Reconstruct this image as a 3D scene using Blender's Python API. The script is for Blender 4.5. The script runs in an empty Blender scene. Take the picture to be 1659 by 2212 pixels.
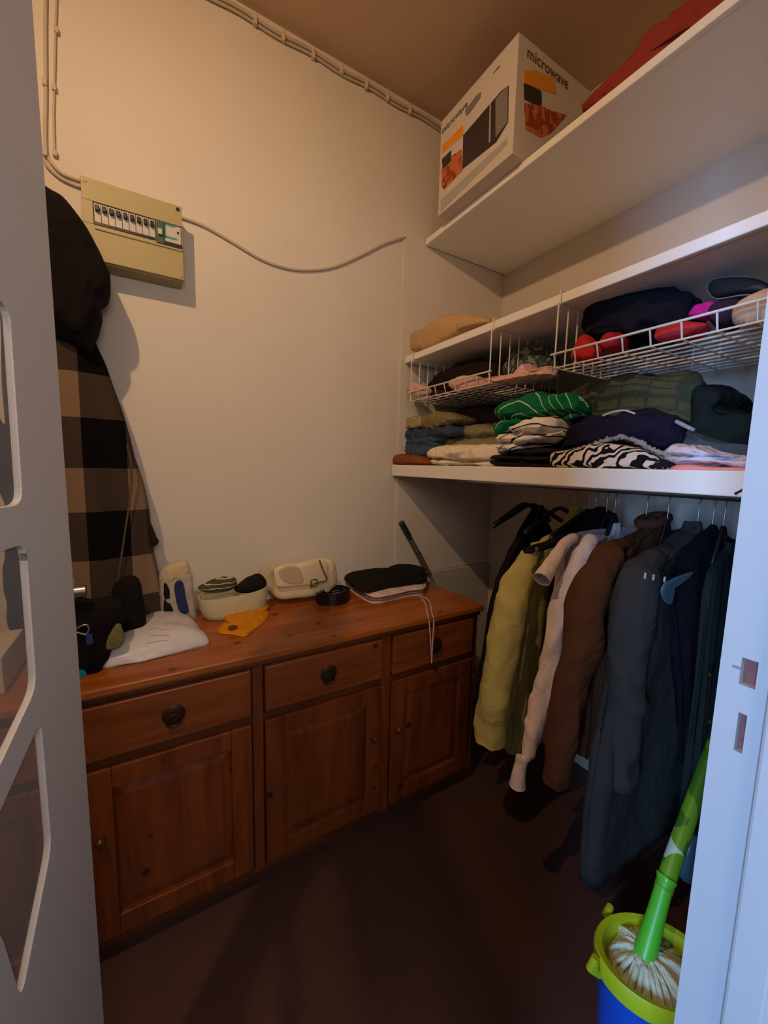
import bpy, bmesh, math, random
from mathutils import Vector, Matrix, noise
from mathutils.bvhtree import BVHTree
random.seed(7)
S = bpy.context.scene
C = S.collection
sin, cos, pi = math.sin, math.cos, math.pi

# ------------------------------------------------------------ camera
F_PX, CX, CY, PITCH, YAW, ROLL, EYE = 851.0, 829.5, 1106.0, .1162, .5352, .0231, 1.425
cam_d = bpy.data.cameras.new('camera')
cam_d.sensor_fit = 'VERTICAL'; cam_d.sensor_height = 36; cam_d.lens = 36 * F_PX / 2212
cam_d.clip_start = .01
cam = bpy.data.objects.new('camera', cam_d); C.objects.link(cam)
_f = Vector((sin(YAW) * cos(PITCH), cos(YAW) * cos(PITCH), -sin(PITCH)))
_r = Vector((cos(YAW), -sin(YAW), 0))
_u = _r.cross(_f)
r2 = _r * cos(ROLL) + _u * -sin(ROLL) * -1
u2 = _u * cos(ROLL) - _r * sin(ROLL)
cam.matrix_world = Matrix(((r2.x, u2.x, -_f.x, 0), (r2.y, u2.y, -_f.y, 0), (r2.z, u2.z, -_f.z, EYE), (0, 0, 0, 1)))
S.camera = cam

# ------------------------------------------------------------ light and exposure
S.view_settings.view_transform = 'Standard'; S.view_settings.look = 'None'
S.view_settings.gamma = 1; S.view_settings.use_curve_mapping = False
S.view_settings.exposure = 0.0
W = bpy.data.worlds.new('hall_daylight'); S.world = W; W.use_nodes = True
W.node_tree.nodes['Background'].inputs[0].default_value = (.86, .84, .95, 1)
W.node_tree.nodes['Background'].inputs[1].default_value = .085
def area(name, loc, aim, sx, sy, power, col):
    d = bpy.data.lights.new(name, 'AREA'); d.shape = 'RECTANGLE'; d.size = sx; d.size_y = sy; d.energy = power; d.color = col
    o = bpy.data.objects.new(name, d); C.objects.link(o); o.location = loc
    o.rotation_euler = (Vector(aim) - Vector(loc)).to_track_quat('-Z', 'Y').to_euler(); return o
area('hall_window_daylight', (-3.0, -.98, 1.80), (.9, .30, 1.40), .8, 1.5, 235, (.30, .56, 1.0))
area('hall_fill_light', (.05, -.85, 1.95), (.45, 1.7, 1.25), .7, .5, 11.5, (1.0, .87, .76))  # added neutral fill to brighten the back wall, not a known lamp
LAMP = (-.50, .45, 2.88)
ld = bpy.data.lights.new('ceiling_bulb_light', 'SPOT'); ld.energy = 58; ld.color = (1.0, .63, .33); ld.spot_size = math.radians(152)
ld.spot_blend = 1.0; ld.shadow_soft_size = .022
lo = bpy.data.objects.new('ceiling_bulb_light', ld); C.objects.link(lo); lo.location = LAMP
lo.rotation_euler = Vector((1.05, .85, -.98)).to_track_quat('-Z', 'Y').to_euler()

# ------------------------------------------------------------ geometry helpers
def on(u, v, ax, val):
    """point on the plane axis=val that the photograph shows at pixel u, v"""
    x = (u - CX) / F_PX; y = (v - CY) / F_PX
    c, s = cos(ROLL), sin(ROLL); x, y = c * x + s * y, -s * x + c * y
    fw = cos(PITCH) - y * sin(PITCH); up = -(y * cos(PITCH) + sin(PITCH))
    d = Vector((fw * sin(YAW) + x * cos(YAW), fw * cos(YAW) - x * sin(YAW), up)); o = Vector((0, 0, EYE))
    return o + d * ((val - o[ax]) / d[ax])

def tag(o, label=None, cat=None, group=None, kind=None):
    if label: o['label'] = label
    if cat: o['category'] = cat
    if group: o['group'] = group
    if kind: o['kind'] = kind
    return o
def thing(name, label, cat, loc=(0, 0, 0), group=None, kind=None):
    o = bpy.data.objects.new(name, None); C.objects.link(o); o.location = loc; o.empty_display_size = .05
    return tag(o, label, cat, group, kind)
def wloc(o):
    p = Vector(o.location)
    while o.parent: o = o.parent; p += Vector(o.location)
    return p
def mk(name, verts, faces, mat, parent=None, smooth=True, fix=True, sharp=None):
    verts = [Vector(v) for v in verts]
    if parent: org = wloc(parent); loc = (0, 0, 0)
    else:
        xs = [v.x for v in verts]; ys = [v.y for v in verts]; zs = [v.z for v in verts]
        org = Vector(((min(xs) + max(xs)) / 2, (min(ys) + max(ys)) / 2, min(zs))); loc = org
    me = bpy.data.meshes.new(name); me.from_pydata([v - org for v in verts], [], faces); me.update()
    if fix:
        bm = bmesh.new(); bm.from_mesh(me); bmesh.ops.recalc_face_normals(bm, faces=bm.faces); bm.to_mesh(me); bm.free()
    if smooth:
        for p in me.polygons: p.use_smooth = True
        if sharp is not None: me.set_sharp_from_angle(angle=math.radians(sharp))
    me.materials.append(mat)
    o = bpy.data.objects.new(name, me); C.objects.link(o); o.location = loc
    if parent: o.parent = parent
    return o
def boxdata(x0, x1, y0, y1, z0, z1, off=0):
    v = [(x, y, z) for z in (z0, z1) for y in (y0, y1) for x in (x0, x1)]
    f = [(0, 2, 3, 1), (4, 5, 7, 6), (0, 1, 5, 4), (2, 6, 7, 3), (0, 4, 6, 2), (1, 3, 7, 5)]
    return v, [tuple(i + off for i in q) for q in f]
def bevel(o, w, seg=2):
    m = o.modifiers.new('bevel', 'BEVEL'); m.width = w; m.segments = seg; m.limit_method = 'ANGLE'; return o
def box(name, x0, x1, y0, y1, z0, z1, mat, parent=None, bv=0):
    v, f = boxdata(x0, x1, y0, y1, z0, z1)
    o = mk(name, v, f, mat, parent, smooth=False)
    if bv: bevel(o, bv)
    return o
def boxes(name, lst, mat, parent=None, bv=0):
    V, Fc = [], []
    for b in lst:
        v, f = boxdata(*b, off=len(V)); V += v; Fc += f
    o = mk(name, V, Fc, mat, parent, smooth=False)
    if bv: bevel(o, bv)
    return o
def catmull(pts, n, closed=True):
    pts = [Vector(p) for p in pts]; m = len(pts); out = []
    segs = m if closed else m - 1
    for k in range(n):
        t = k / n * segs if closed else k / (n - 1) * segs
        i = min(int(t), segs - 1); t -= i
        g = (lambda j: pts[j % m]) if closed else (lambda j: pts[max(0, min(m - 1, j))])
        a, b, c, d = g(i - 1), g(i), g(i + 1), g(i + 2)
        out.append(.5 * ((2 * b) + (c - a) * t + (2 * a - 5 * b + 4 * c - d) * t * t + (3 * b - a - 3 * c + d) * t ** 3))
    return out
def tubedata(pts, r, n=8, off=0):
    pts = [Vector(p) for p in pts]; V = []; Fc = []; m = len(pts)
    rad = r if isinstance(r, (list, tuple)) else [r] * m
    prev = None
    for i, p in enumerate(pts):
        t = (pts[min(i + 1, m - 1)] - pts[max(i - 1, 0)]).normalized()
        if prev is None: a = t.cross(Vector((0, 0, 1)) if abs(t.z) < .9 else Vector((1, 0, 0))).normalized()
        else: a = (prev - t * prev.dot(t)).normalized()
        prev = a; b = t.cross(a)
        for k in range(n):
            g = 2 * pi * k / n; V.append(p + (a * cos(g) + b * sin(g)) * rad[i])
    for i in range(m - 1):
        for k in range(n):
            Fc.append((off + i * n + k, off + i * n + (k + 1) % n, off + (i + 1) * n + (k + 1) % n, off + (i + 1) * n + k))
    Fc.append(tuple(off + k for k in reversed(range(n)))); Fc.append(tuple(off + (m - 1) * n + k for k in range(n)))
    return V, Fc
def tubes(name, paths, r, mat, parent=None, n=8):
    V, Fc = [], []
    for p in paths:
        v, f = tubedata(p, r, n, len(V)); V += v; Fc += f
    return mk(name, V, Fc, mat, parent, sharp=50)
def tube(name, pts, r, mat, parent=None, n=12, smooth=0):
    if smooth:
        if isinstance(r, (list, tuple)):
            rr = catmull([(q, 0, 0) for q in r], smooth, False); r = [q.x for q in rr]
        pts = catmull(pts, smooth, False)
    return tubes(name, [pts], r, mat, parent, n)
def lathe(name, prof, c, mat, parent=None, n=40, smooth=True):
    V, Fc = [], []
    for (r, z) in prof:
        for k in range(n):
            g = 2 * pi * k / n; V.append((c[0] + r * cos(g), c[1] + r * sin(g), z))
    for i in range(len(prof) - 1):
        for k in range(n): Fc.append((i * n + k, i * n + (k + 1) % n, (i + 1) * n + (k + 1) % n, (i + 1) * n + k))
    return mk(name, V, Fc, mat, parent, fix=False, sharp=40)
def loft(name, rings, mat, parent=None, sharp=None):
    n = len(rings[0]); V = [p for r in rings for p in r]; Fc = []
    for i in range(len(rings) - 1):
        for k in range(n): Fc.append((i * n + k, i * n + (k + 1) % n, (i + 1) * n + (k + 1) % n, (i + 1) * n + k))
    for base, rg in ((0, rings[0]), ((len(rings) - 1) * n, rings[-1])):
        c = sum((Vector(p) for p in rg), Vector()) / n; V.append(c); ci = len(V) - 1
        for k in range(n): Fc.append((base + k, base + (k + 1) % n, ci))
    return mk(name, V, Fc, mat, parent, sharp=sharp)
def rough_up(o, amp, scale, seed=0, stretch=(1, 1, 1)):
    me = o.data; nrm = [v.normal.copy() for v in me.vertices]
    for v, nn in zip(me.vertices, nrm):
        p = Vector((v.co.x * stretch[0], v.co.y * stretch[1], v.co.z * stretch[2])) * scale + Vector((seed * 3.1, seed * 1.7, seed))
        w_ = noise.noise(p * .8 + Vector((5, 5, 5)))
        v.co += nn * amp * (noise.noise(p) + .5 * noise.noise(p * 2.1) + 1.1 * (.5 - min(1, abs(w_) * 5)) * .6)
    me.update(); return o
def puff(name, px, ax, val, df, db, mat, parent=None, e=.55, amp=.004, sc=14, rest=None, n=110, K=27, seed=None, world=False, grooves=()):
    """soft body: traced outline at its own distance, bulging df towards the room and db away from it"""
    P3 = [Vector(p) for p in px] if world else [on(u, v, ax, val) for u, v in px]
    P3 = catmull(P3, n)
    if rest is not None:
        for p in P3: p.z = max(p.z, rest)
    c = sum(P3, Vector()) / n
    if rest is not None:
        zs = [p.z for p in P3]; c.z = min(zs) + .38 * (max(zs) - min(zs))
    rings = []
    for k in range(1, K - 1):
        a = -pi / 2 + pi * k / (K - 1)
        s = abs(cos(a)) ** e; t = (abs(sin(a)) ** .8) * (1 if a > 0 else -1)
        off = t * (db if a > 0 else df)
        ring = []
        for p in P3:
            q = c + (p - c) * s; q[ax] = val + off; 
            if rest is not None and abs(p.z - rest) < 1e-4: q.z = rest
            ring.append(q)
        rings.append(ring)
    if grooves:
        zs = [p.z for p in P3]; za, zb = min(zs), max(zs); sp = [p[1 - ax] for p in P3]; sa, sb = min(sp), max(sp)
        for ring in rings:
            for q in ring:
                if q[ax] < val + .02:
                    zr_ = (q.z - za) / (zb - za) + .06 * sin(5 * (q[1 - ax] - sa) / (sb - sa))
                    for g_ in grooves: q[ax] += .8 * df * math.exp(-((zr_ - g_) / .055) ** 2)
    o = loft(name, rings, mat, parent)
    if amp: rough_up(o, amp, sc, seed if seed is not None else random.random() * 9)
    return o

# ------------------------------------------------------------ materials
def lin(c):
    return tuple(((x / 255) / 12.92 if x / 255 <= .04045 else ((x / 255 + .055) / 1.055) ** 2.4) for x in c) + (1,)
def base(name, col, rough=.6, metal=0, spec=.5):
    m = bpy.data.materials.new(name); m.use_nodes = True; b = m.node_tree.nodes['Principled BSDF']
    b.inputs['Base Color'].default_value = lin(col); b.inputs['Roughness'].default_value = rough
    b.inputs['Metallic'].default_value = metal; b.inputs['Specular IOR Level'].default_value = spec
    return m, m.node_tree, b
def node(nt, t, **k):
    n = nt.nodes.new(t)
    for a, v in k.items():
        if a in n.inputs: n.inputs[a].default_value = v
        else: setattr(n, a, v)
    return n
def mat_plain(name, col, rough=.5, metal=0, var=.06, bump=.05, scale=20):
    m, nt, b = base(name, col, rough, metal)
    tc = node(nt, 'ShaderNodeTexCoord'); nz = node(nt, 'ShaderNodeTexNoise'); nz.inputs['Scale'].default_value = scale
    nz.inputs['Detail'].default_value = 4
    nt.links.new(tc.outputs['Object'], nz.inputs['Vector'])
    mx = node(nt, 'ShaderNodeMix', data_type='RGBA'); mx.inputs[6].default_value = tuple(x * (1 - var) for x in lin(col)[:3]) + (1,)
    mx.inputs[7].default_value = tuple(min(1, x * (1 + var)) for x in lin(col)[:3]) + (1,)
    nt.links.new(nz.outputs['Fac'], mx.inputs[0]); nt.links.new(mx.outputs[2], b.inputs['Base Color'])
    bp = node(nt, 'ShaderNodeBump'); bp.inputs['Strength'].default_value = bump; bp.inputs['Distance'].default_value = .01
    nt.links.new(nz.outputs['Fac'], bp.inputs['Height']); nt.links.new(bp.outputs['Normal'], b.inputs['Normal'])
    return m
def mat_cloth(name, col, rough=.95, wr=.5, scale=9, weave=True, stretch=(1, 1, 1)):
    m, nt, b = base(name, col, rough, 0, .15)
    tc = node(nt, 'ShaderNodeTexCoord'); mp = node(nt, 'ShaderNodeMapping'); mp.inputs['Scale'].default_value = stretch
    nt.links.new(tc.outputs['Object'], mp.inputs['Vector'])
    n1 = node(nt, 'ShaderNodeTexNoise'); n1.inputs['Scale'].default_value = scale; n1.inputs['Detail'].default_value = 3; n1.inputs['Distortion'].default_value = 1.2
    n2 = node(nt, 'ShaderNodeTexNoise'); n2.inputs['Scale'].default_value = 380; n2.inputs['Detail'].default_value = 1
    nt.links.new(mp.outputs[0], n1.inputs['Vector']); nt.links.new(tc.outputs['Object'], n2.inputs['Vector'])
    mx = node(nt, 'ShaderNodeMix', data_type='RGBA'); l = lin(col)
    mx.inputs[6].default_value = tuple(x * .86 for x in l[:3]) + (1,); mx.inputs[7].default_value = tuple(min(1, x * 1.12) for x in l[:3]) + (1,)
    nt.links.new(n2.outputs['Fac'], mx.inputs[0]); nt.links.new(mx.outputs[2], b.inputs['Base Color'])
    b1 = node(nt, 'ShaderNodeBump'); b1.inputs['Strength'].default_value = wr; b1.inputs['Distance'].default_value = .05
    b2 = node(nt, 'ShaderNodeBump'); b2.inputs['Strength'].default_value = .25; b2.inputs['Distance'].default_value = .002
    nt.links.new(n1.outputs['Fac'], b1.inputs['Height']); nt.links.new(n2.outputs['Fac'], b2.inputs['Height'])
    nt.links.new(b1.outputs[0], b2.inputs['Normal']); nt.links.new(b2.outputs[0], b.inputs['Normal'])
    return m
def mat_bands(name, c1, c2, scale, width, direction='Z', distort=1.5, dscale=2.0, rot=(0, 0, 0), rough=.95):
    m, nt, b = base(name, c1, rough, 0, .15)
    tc = node(nt, 'ShaderNodeTexCoord'); mp = node(nt, 'ShaderNodeMapping'); mp.inputs['Rotation'].default_value = rot
    w = node(nt, 'ShaderNodeTexWave', wave_type='BANDS', bands_direction=direction, wave_profile='SIN')
    w.inputs['Scale'].default_value = scale; w.inputs['Distortion'].default_value = distort; w.inputs['Detail'].default_value = 1; w.inputs['Detail Scale'].default_value = dscale
    r = node(nt, 'ShaderNodeValToRGB'); r.color_ramp.interpolation = 'CONSTANT'
    r.color_ramp.elements[0].color = lin(c1); r.color_ramp.elements[1].position = 1 - width; r.color_ramp.elements[1].color = lin(c2)
    nt.links.new(tc.outputs['Object'], mp.inputs['Vector']); nt.links.new(mp.outputs[0], w.inputs['Vector'])
    nt.links.new(w.outputs['Fac'], r.inputs['Fac']); nt.links.new(r.outputs['Color'], b.inputs['Base Color'])
    n1 = node(nt, 'ShaderNodeTexNoise'); n1.inputs['Scale'].default_value = 10; nt.links.new(tc.outputs['Object'], n1.inputs['Vector'])
    bp = node(nt, 'ShaderNodeBump'); bp.inputs['Strength'].default_value = .4; bp.inputs['Distance'].default_value = .02
    nt.links.new(n1.outputs['Fac'], bp.inputs['Height']); nt.links.new(bp.outputs[0], b.inputs['Normal'])
    return m
def mat_arch(name, c1, c2, period, duty, k=0.0, tilt=0.0, ph=0.0, y0=0.0, wob=.006):
    m, nt, b = base(name, c1, .95, 0, .15)
    tc = node(nt, 'ShaderNodeTexCoord'); sx = node(nt, 'ShaderNodeSeparateXYZ'); nt.links.new(tc.outputs['Object'], sx.inputs[0])
    def mth(op, a, bb, c=None):
        n = node(nt, 'ShaderNodeMath', operation=op)
        for i, v in enumerate((a, bb, c)):
            if v is None: continue
            if isinstance(v, (int, float)): n.inputs[i].default_value = v
            else: nt.links.new(v, n.inputs[i])
        return n.outputs[0]
    nz = node(nt, 'ShaderNodeTexNoise'); nz.inputs['Scale'].default_value = 14; nt.links.new(tc.outputs['Object'], nz.inputs['Vector'])
    y = mth('SUBTRACT', sx.outputs['Y'], y0); y2_ = mth('MULTIPLY', y, y)
    z = mth('MULTIPLY_ADD', y2_, k, sx.outputs['Z']); z = mth('MULTIPLY_ADD', y, tilt, z); z = mth('MULTIPLY_ADD', nz.outputs['Fac'], wob, z)
    f = mth('FRACT', mth('MULTIPLY_ADD', z, 1 / period, 20 + ph), None); l = mth('LESS_THAN', f, duty)
    mx = node(nt, 'ShaderNodeMix', data_type='RGBA'); mx.inputs[6].default_value = lin(c1); mx.inputs[7].default_value = lin(c2)
    nt.links.new(l, mx.inputs[0]); nt.links.new(mx.outputs[2], b.inputs['Base Color'])
    bp = node(nt, 'ShaderNodeBump'); bp.inputs['Strength'].default_value = .5; bp.inputs['Distance'].default_value = .02
    nt.links.new(nz.outputs['Fac'], bp.inputs['Height']); nt.links.new(bp.outputs[0], b.inputs['Normal'])
    return m
def mat_spots(name, c1, c2, scale, thr, rough=.9):
    m, nt, b = base(name, c1, rough, 0, .2)
    tc = node(nt, 'ShaderNodeTexCoord'); w = node(nt, 'ShaderNodeTexNoise'); w.inputs['Scale'].default_value = scale; w.inputs['Detail'].default_value = 1.5; w.inputs['Distortion'].default_value = 1.5
    r = node(nt, 'ShaderNodeValToRGB'); r.color_ramp.interpolation = 'CONSTANT'; r.color_ramp.elements[0].color = lin(c1)
    r.color_ramp.elements[1].position = thr; r.color_ramp.elements[1].color = lin(c2)
    nt.links.new(tc.outputs['Object'], w.inputs['Vector']); nt.links.new(w.outputs['Fac'], r.inputs['Fac']); nt.links.new(r.outputs['Color'], b.inputs['Base Color'])
    return m
def mat_wall(name, col, bump=.12):
    m, nt, b = base(name, col, .85, 0, .2)
    tc = node(nt, 'ShaderNodeTexCoord'); n1 = node(nt, 'ShaderNodeTexNoise'); n1.inputs['Scale'].default_value = 3.5; n1.inputs['Detail'].default_value = 6
    n2 = node(nt, 'ShaderNodeTexNoise'); n2.inputs['Scale'].default_value = 90
    for n in (n1, n2): nt.links.new(tc.outputs['Object'], n.inputs['Vector'])
    mx = node(nt, 'ShaderNodeMix', data_type='RGBA'); l = lin(col); mx.inputs[6].default_value = tuple(x * .95 for x in l[:3]) + (1,); mx.inputs[7].default_value = tuple(min(1, x * 1.04) for x in l[:3]) + (1,)
    nt.links.new(n1.outputs['Fac'], mx.inputs[0]); nt.links.new(mx.outputs[2], b.inputs['Base Color'])
    b1 = node(nt, 'ShaderNodeBump'); b1.inputs['Strength'].default_value = bump; b1.inputs['Distance'].default_value = .05
    b2 = node(nt, 'ShaderNodeBump'); b2.inputs['Strength'].default_value = .1; b2.inputs['Distance'].default_value = .003
    nt.links.new(n1.outputs['Fac'], b1.inputs['Height']); nt.links.new(n2.outputs['Fac'], b2.inputs['Height']); nt.links.new(b1.outputs[0], b2.inputs['Normal']); nt.links.new(b2.outputs[0], b.inputs['Normal'])
    return m
def mat_wood(name, c1, c2, rough=.38, axis='X'):
    m, nt, b = base(name, c1, rough, 0, .5)
    tc = node(nt, 'ShaderNodeTexCoord'); mp = node(nt, 'ShaderNodeMapping')
    mp.inputs['Scale'].default_value = {'X': (1, 9, 9), 'Z': (9, 9, 1)}[axis]
    n1 = node(nt, 'ShaderNodeTexNoise'); n1.inputs['Scale'].default_value = 2.2; n1.inputs['Detail'].default_value = 7; n1.inputs['Distortion'].default_value = .8
    nt.links.new(tc.outputs['Object'], mp.inputs['Vector']); nt.links.new(mp.outputs[0], n1.inputs['Vector'])
    r = node(nt, 'ShaderNodeValToRGB'); e = r.color_ramp.elements; e[0].position = .3; e[0].color = lin(c2); e[1].position = .65; e[1].color = lin(c1)
    nt.links.new(n1.outputs['Fac'], r.inputs['Fac'])
    # knots
    vo = node(nt, 'ShaderNodeTexVoronoi'); vo.inputs['Scale'].default_value = 7.5; nt.links.new(tc.outputs['Object'], vo.inputs['Vector'])
    r2_ = node(nt, 'ShaderNodeValToRGB'); q = r2_.color_ramp.elements; q[0].position = .06; q[0].color = (.12, .05, .03, 1); q[1].position = .12; q[1].color = (1, 1, 1, 1)
    nt.links.new(vo.outputs['Distance'], r2_.inputs['Fac'])
    mx = node(nt, 'ShaderNodeMix', data_type='RGBA', blend_type='MULTIPLY'); mx.inputs[0].default_value = .8
    nt.links.new(r.outputs['Color'], mx.inputs[6]); nt.links.new(r2_.outputs['Color'], mx.inputs[7]); nt.links.new(mx.outputs[2], b.inputs['Base Color'])
    bp = node(nt, 'ShaderNodeBump'); bp.inputs['Strength'].default_value = .12; bp.inputs['Distance'].default_value = .004
    nt.links.new(n1.outputs['Fac'], bp.inputs['Height']); nt.links.new(bp.outputs[0], b.inputs['Normal'])
    return m
def mat_plaid(name):
    m, nt, b = base(name, (120, 100, 82), .97, 0, .1)
    tc = node(nt, 'ShaderNodeTexCoord'); sx = node(nt, 'ShaderNodeSeparateXYZ'); nt.links.new(tc.outputs['Object'], sx.inputs[0])
    def stripes(out, period, duty, ph):
        a = node(nt, 'ShaderNodeMath', operation='MULTIPLY_ADD'); a.inputs[1].default_value = 1 / period; a.inputs[2].default_value = ph + 10
        f = node(nt, 'ShaderNodeMath', operation='FRACT'); l = node(nt, 'ShaderNodeMath', operation='LESS_THAN'); l.inputs[1].default_value = duty
        nt.links.new(out, a.inputs[0]); nt.links.new(a.outputs[0], f.inputs[0]); nt.links.new(f.outputs[0], l.inputs[0]); return l.outputs[0]
    v1 = stripes(sx.outputs['X'], .24, .48, .917); h1 = stripes(sx.outputs['Z'], .295, .53, .146)
    add = node(nt, 'ShaderNodeMath', operation='ADD'); nt.links.new(v1, add.inputs[0]); nt.links.new(h1, add.inputs[1])
    dv = node(nt, 'ShaderNodeMath', operation='DIVIDE'); dv.inputs[1].default_value = 2; nt.links.new(add.outputs[0], dv.inputs[0])
    r = node(nt, 'ShaderNodeValToRGB'); r.color_ramp.interpolation = 'CONSTANT'; e = r.color_ramp.elements
    e[0].color = lin((128, 104, 84)); e[1].position = .4; e[1].color = lin((66, 54, 46)); k = e.new(.8); k.color = lin((14, 11, 12))
    nt.links.new(dv.outputs[0], r.inputs['Fac']); nt.links.new(r.outputs['Color'], b.inputs['Base Color'])
    n1 = node(nt, 'ShaderNodeTexNoise'); n1.inputs['Scale'].default_value = 200; nt.links.new(tc.outputs['Object'], n1.inputs['Vector'])
    bp = node(nt, 'ShaderNodeBump'); bp.inputs['Strength'].default_value = .3; bp.inputs['Distance'].default_value = .003
    nt.links.new(n1.outputs['Fac'], bp.inputs['Height']); nt.links.new(bp.outputs[0], b.inputs['Normal'])
    return m
def mat_glass(name):
    m, nt, b = base(name, (235, 235, 230), .06); b.inputs['Alpha'].default_value = .12
    b.inputs['Specular IOR Level'].default_value = .4
    return m

M_wall = mat_wall('white_plaster', (216, 206, 194)); M_ceil = mat_wall('ceiling_paint', (208, 180, 154))
M_shelf = mat_plain('white_gloss_paint', (240, 236, 230), .45, var=.03)
M_shelf_u = M_shelf
M_floor = mat_plain('dark_red_brown_floor', (78, 52, 50), .5, var=.25, bump=.08, scale=5)
M_door = mat_plain('door_white_paint', (205, 200, 200), .4, var=.02, bump=.03)
M_jamb = mat_plain('frame_white_paint', (166, 167, 172), .42, var=.03, bump=.05)
M_strike = mat_plain('bare_red_wood', (120, 70, 66), .7, var=.2)
M_wood = mat_wood('varnished_pine_horizontal', (140, 74, 32), (104, 50, 18))
M_woodv = mat_wood('varnished_pine_vertical', (130, 66, 28), (94, 44, 16), axis='Z')
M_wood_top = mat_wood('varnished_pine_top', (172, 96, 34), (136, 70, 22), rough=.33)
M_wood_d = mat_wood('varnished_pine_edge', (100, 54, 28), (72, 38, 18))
M_bronze = mat_plain('dull_bronze', (64, 42, 28), .5, .6)
M_cream_pl = mat_plain('cream_plastic', (172, 158, 112), .45, var=.02, bump=.0)
M_cable = mat_plain('painted_cable', (190, 176, 156), .6, var=.03)
M_blackp = mat_plain('black_plastic', (20, 20, 22), .4)
M_greyp = mat_plain('grey_plastic', (170, 168, 160), .4)
M_wire = mat_plain('white_coated_wire', (222, 218, 210), .35, var=.02, bump=0)
M_steel = mat_plain('steel', (170, 175, 180), .3, .9)

# ------------------------------------------------------------ room shell
YB, XR, XL, ZC, YF = 1.70, 1.745, -.78, 3.09, .16
FY, ZD = 1.21, .838
def struct(o): return tag(o, kind='structure')
struct(box('floor', XL - .1, XR + .1, -1.0, YB + .1, -.1, 0, M_floor))
struct(box('ceiling', XL - .1, XR + .1, .02, YB + .1, ZC, ZC + .1, M_ceil))
struct(box('wall_back', XL - .1, XR + .1, YB, YB + .1, 0, ZC, M_wall))
struct(box('wall_right', XR, XR + .1, .02, YB, 0, ZC, M_wall))
struct(box('wall_left', XL - .1, XL, .02, YB, 0, ZC, M_wall))
DX0, DX1, DH = -.33, .555, 2.30
struct(boxes('wall_front', [(XL, DX0, .02, YF, 0, ZC), (DX1, XR, .02, YF, 0, ZC), (DX0, DX1, .02, YF, DH, ZC)], M_wall))
# flat pier behind the shelf ends, and the low ledge right of the sideboard
struct(box('trim_1', 1.078, XR, YB - .006, YB, .86, 2.505, M_wall, bv=.002))
struct(box('trim_2', 1.27, XR, YB - .026, YB, .0, .858, mat_wall('grey_dado_paint', (186, 182, 176)), bv=.003))
# door frame: right jamb with the two strike holes cut in the face, left jamb, head
def jamb_right():
    hs = [(.1305, .1435, 1.208, 1.237), (.1335, .1405, 1.135, 1.178)]
    x0, x1 = .52, .55
    ys = sorted({.118, .1605} | {h[0] for h in hs} | {h[1] for h in hs})
    zs = sorted({0, DH} | {h[2] for h in hs} | {h[3] for h in hs})
    bx = []
    for i in range(len(ys) - 1):
        for j in range(len(zs) - 1):
            cy_, cz_ = (ys[i] + ys[i + 1]) / 2, (zs[j] + zs[j + 1]) / 2
            hole = any(h[0] < cy_ < h[1] and h[2] < cz_ < h[3] for h in hs)
            bx.append((x0 + (.012 if hole else 0), x1, ys[i], ys[i + 1], zs[j], zs[j + 1]))
    V, Fc = [], []
    for b in bx:
        v, f = boxdata(*b, off=len(V)); V += v; Fc += f
    root = thing('trim_3', None, None, (.535, .14, 0), kind='structure')
    mk('frame_post', V, Fc, M_jamb, root, smooth=False)
    for (a, b_, z0, z1) in hs: box('strike_recess', x0 + .009, x0 + .0125, a, b_, z0, z1, M_strike, root)
    bevel(box('door_stop', .511, .55, .088, .119, 0, DH, M_jamb, root), .003)
    box('frame_lining', .514, .55, .015, .119, 0, DH, M_jamb, root, bv=.002)
    box('latch_groove', .5193, .5206, .1435, .1500, 1.2235, 1.2260, mat_plain('scuffed_paint', (120, 118, 128), .6), root)
    box('architrave', .512, .61, .000, .0195, 0, DH + .06, M_jamb, root, bv=.004)
jamb_right()
struct(boxes('trim_4', [(DX0, DX0 + .03, .015, YF, 0, DH), (DX0, DX1, .015, YF, DH - .03, DH)], M_jamb, bv=.002))

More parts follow.
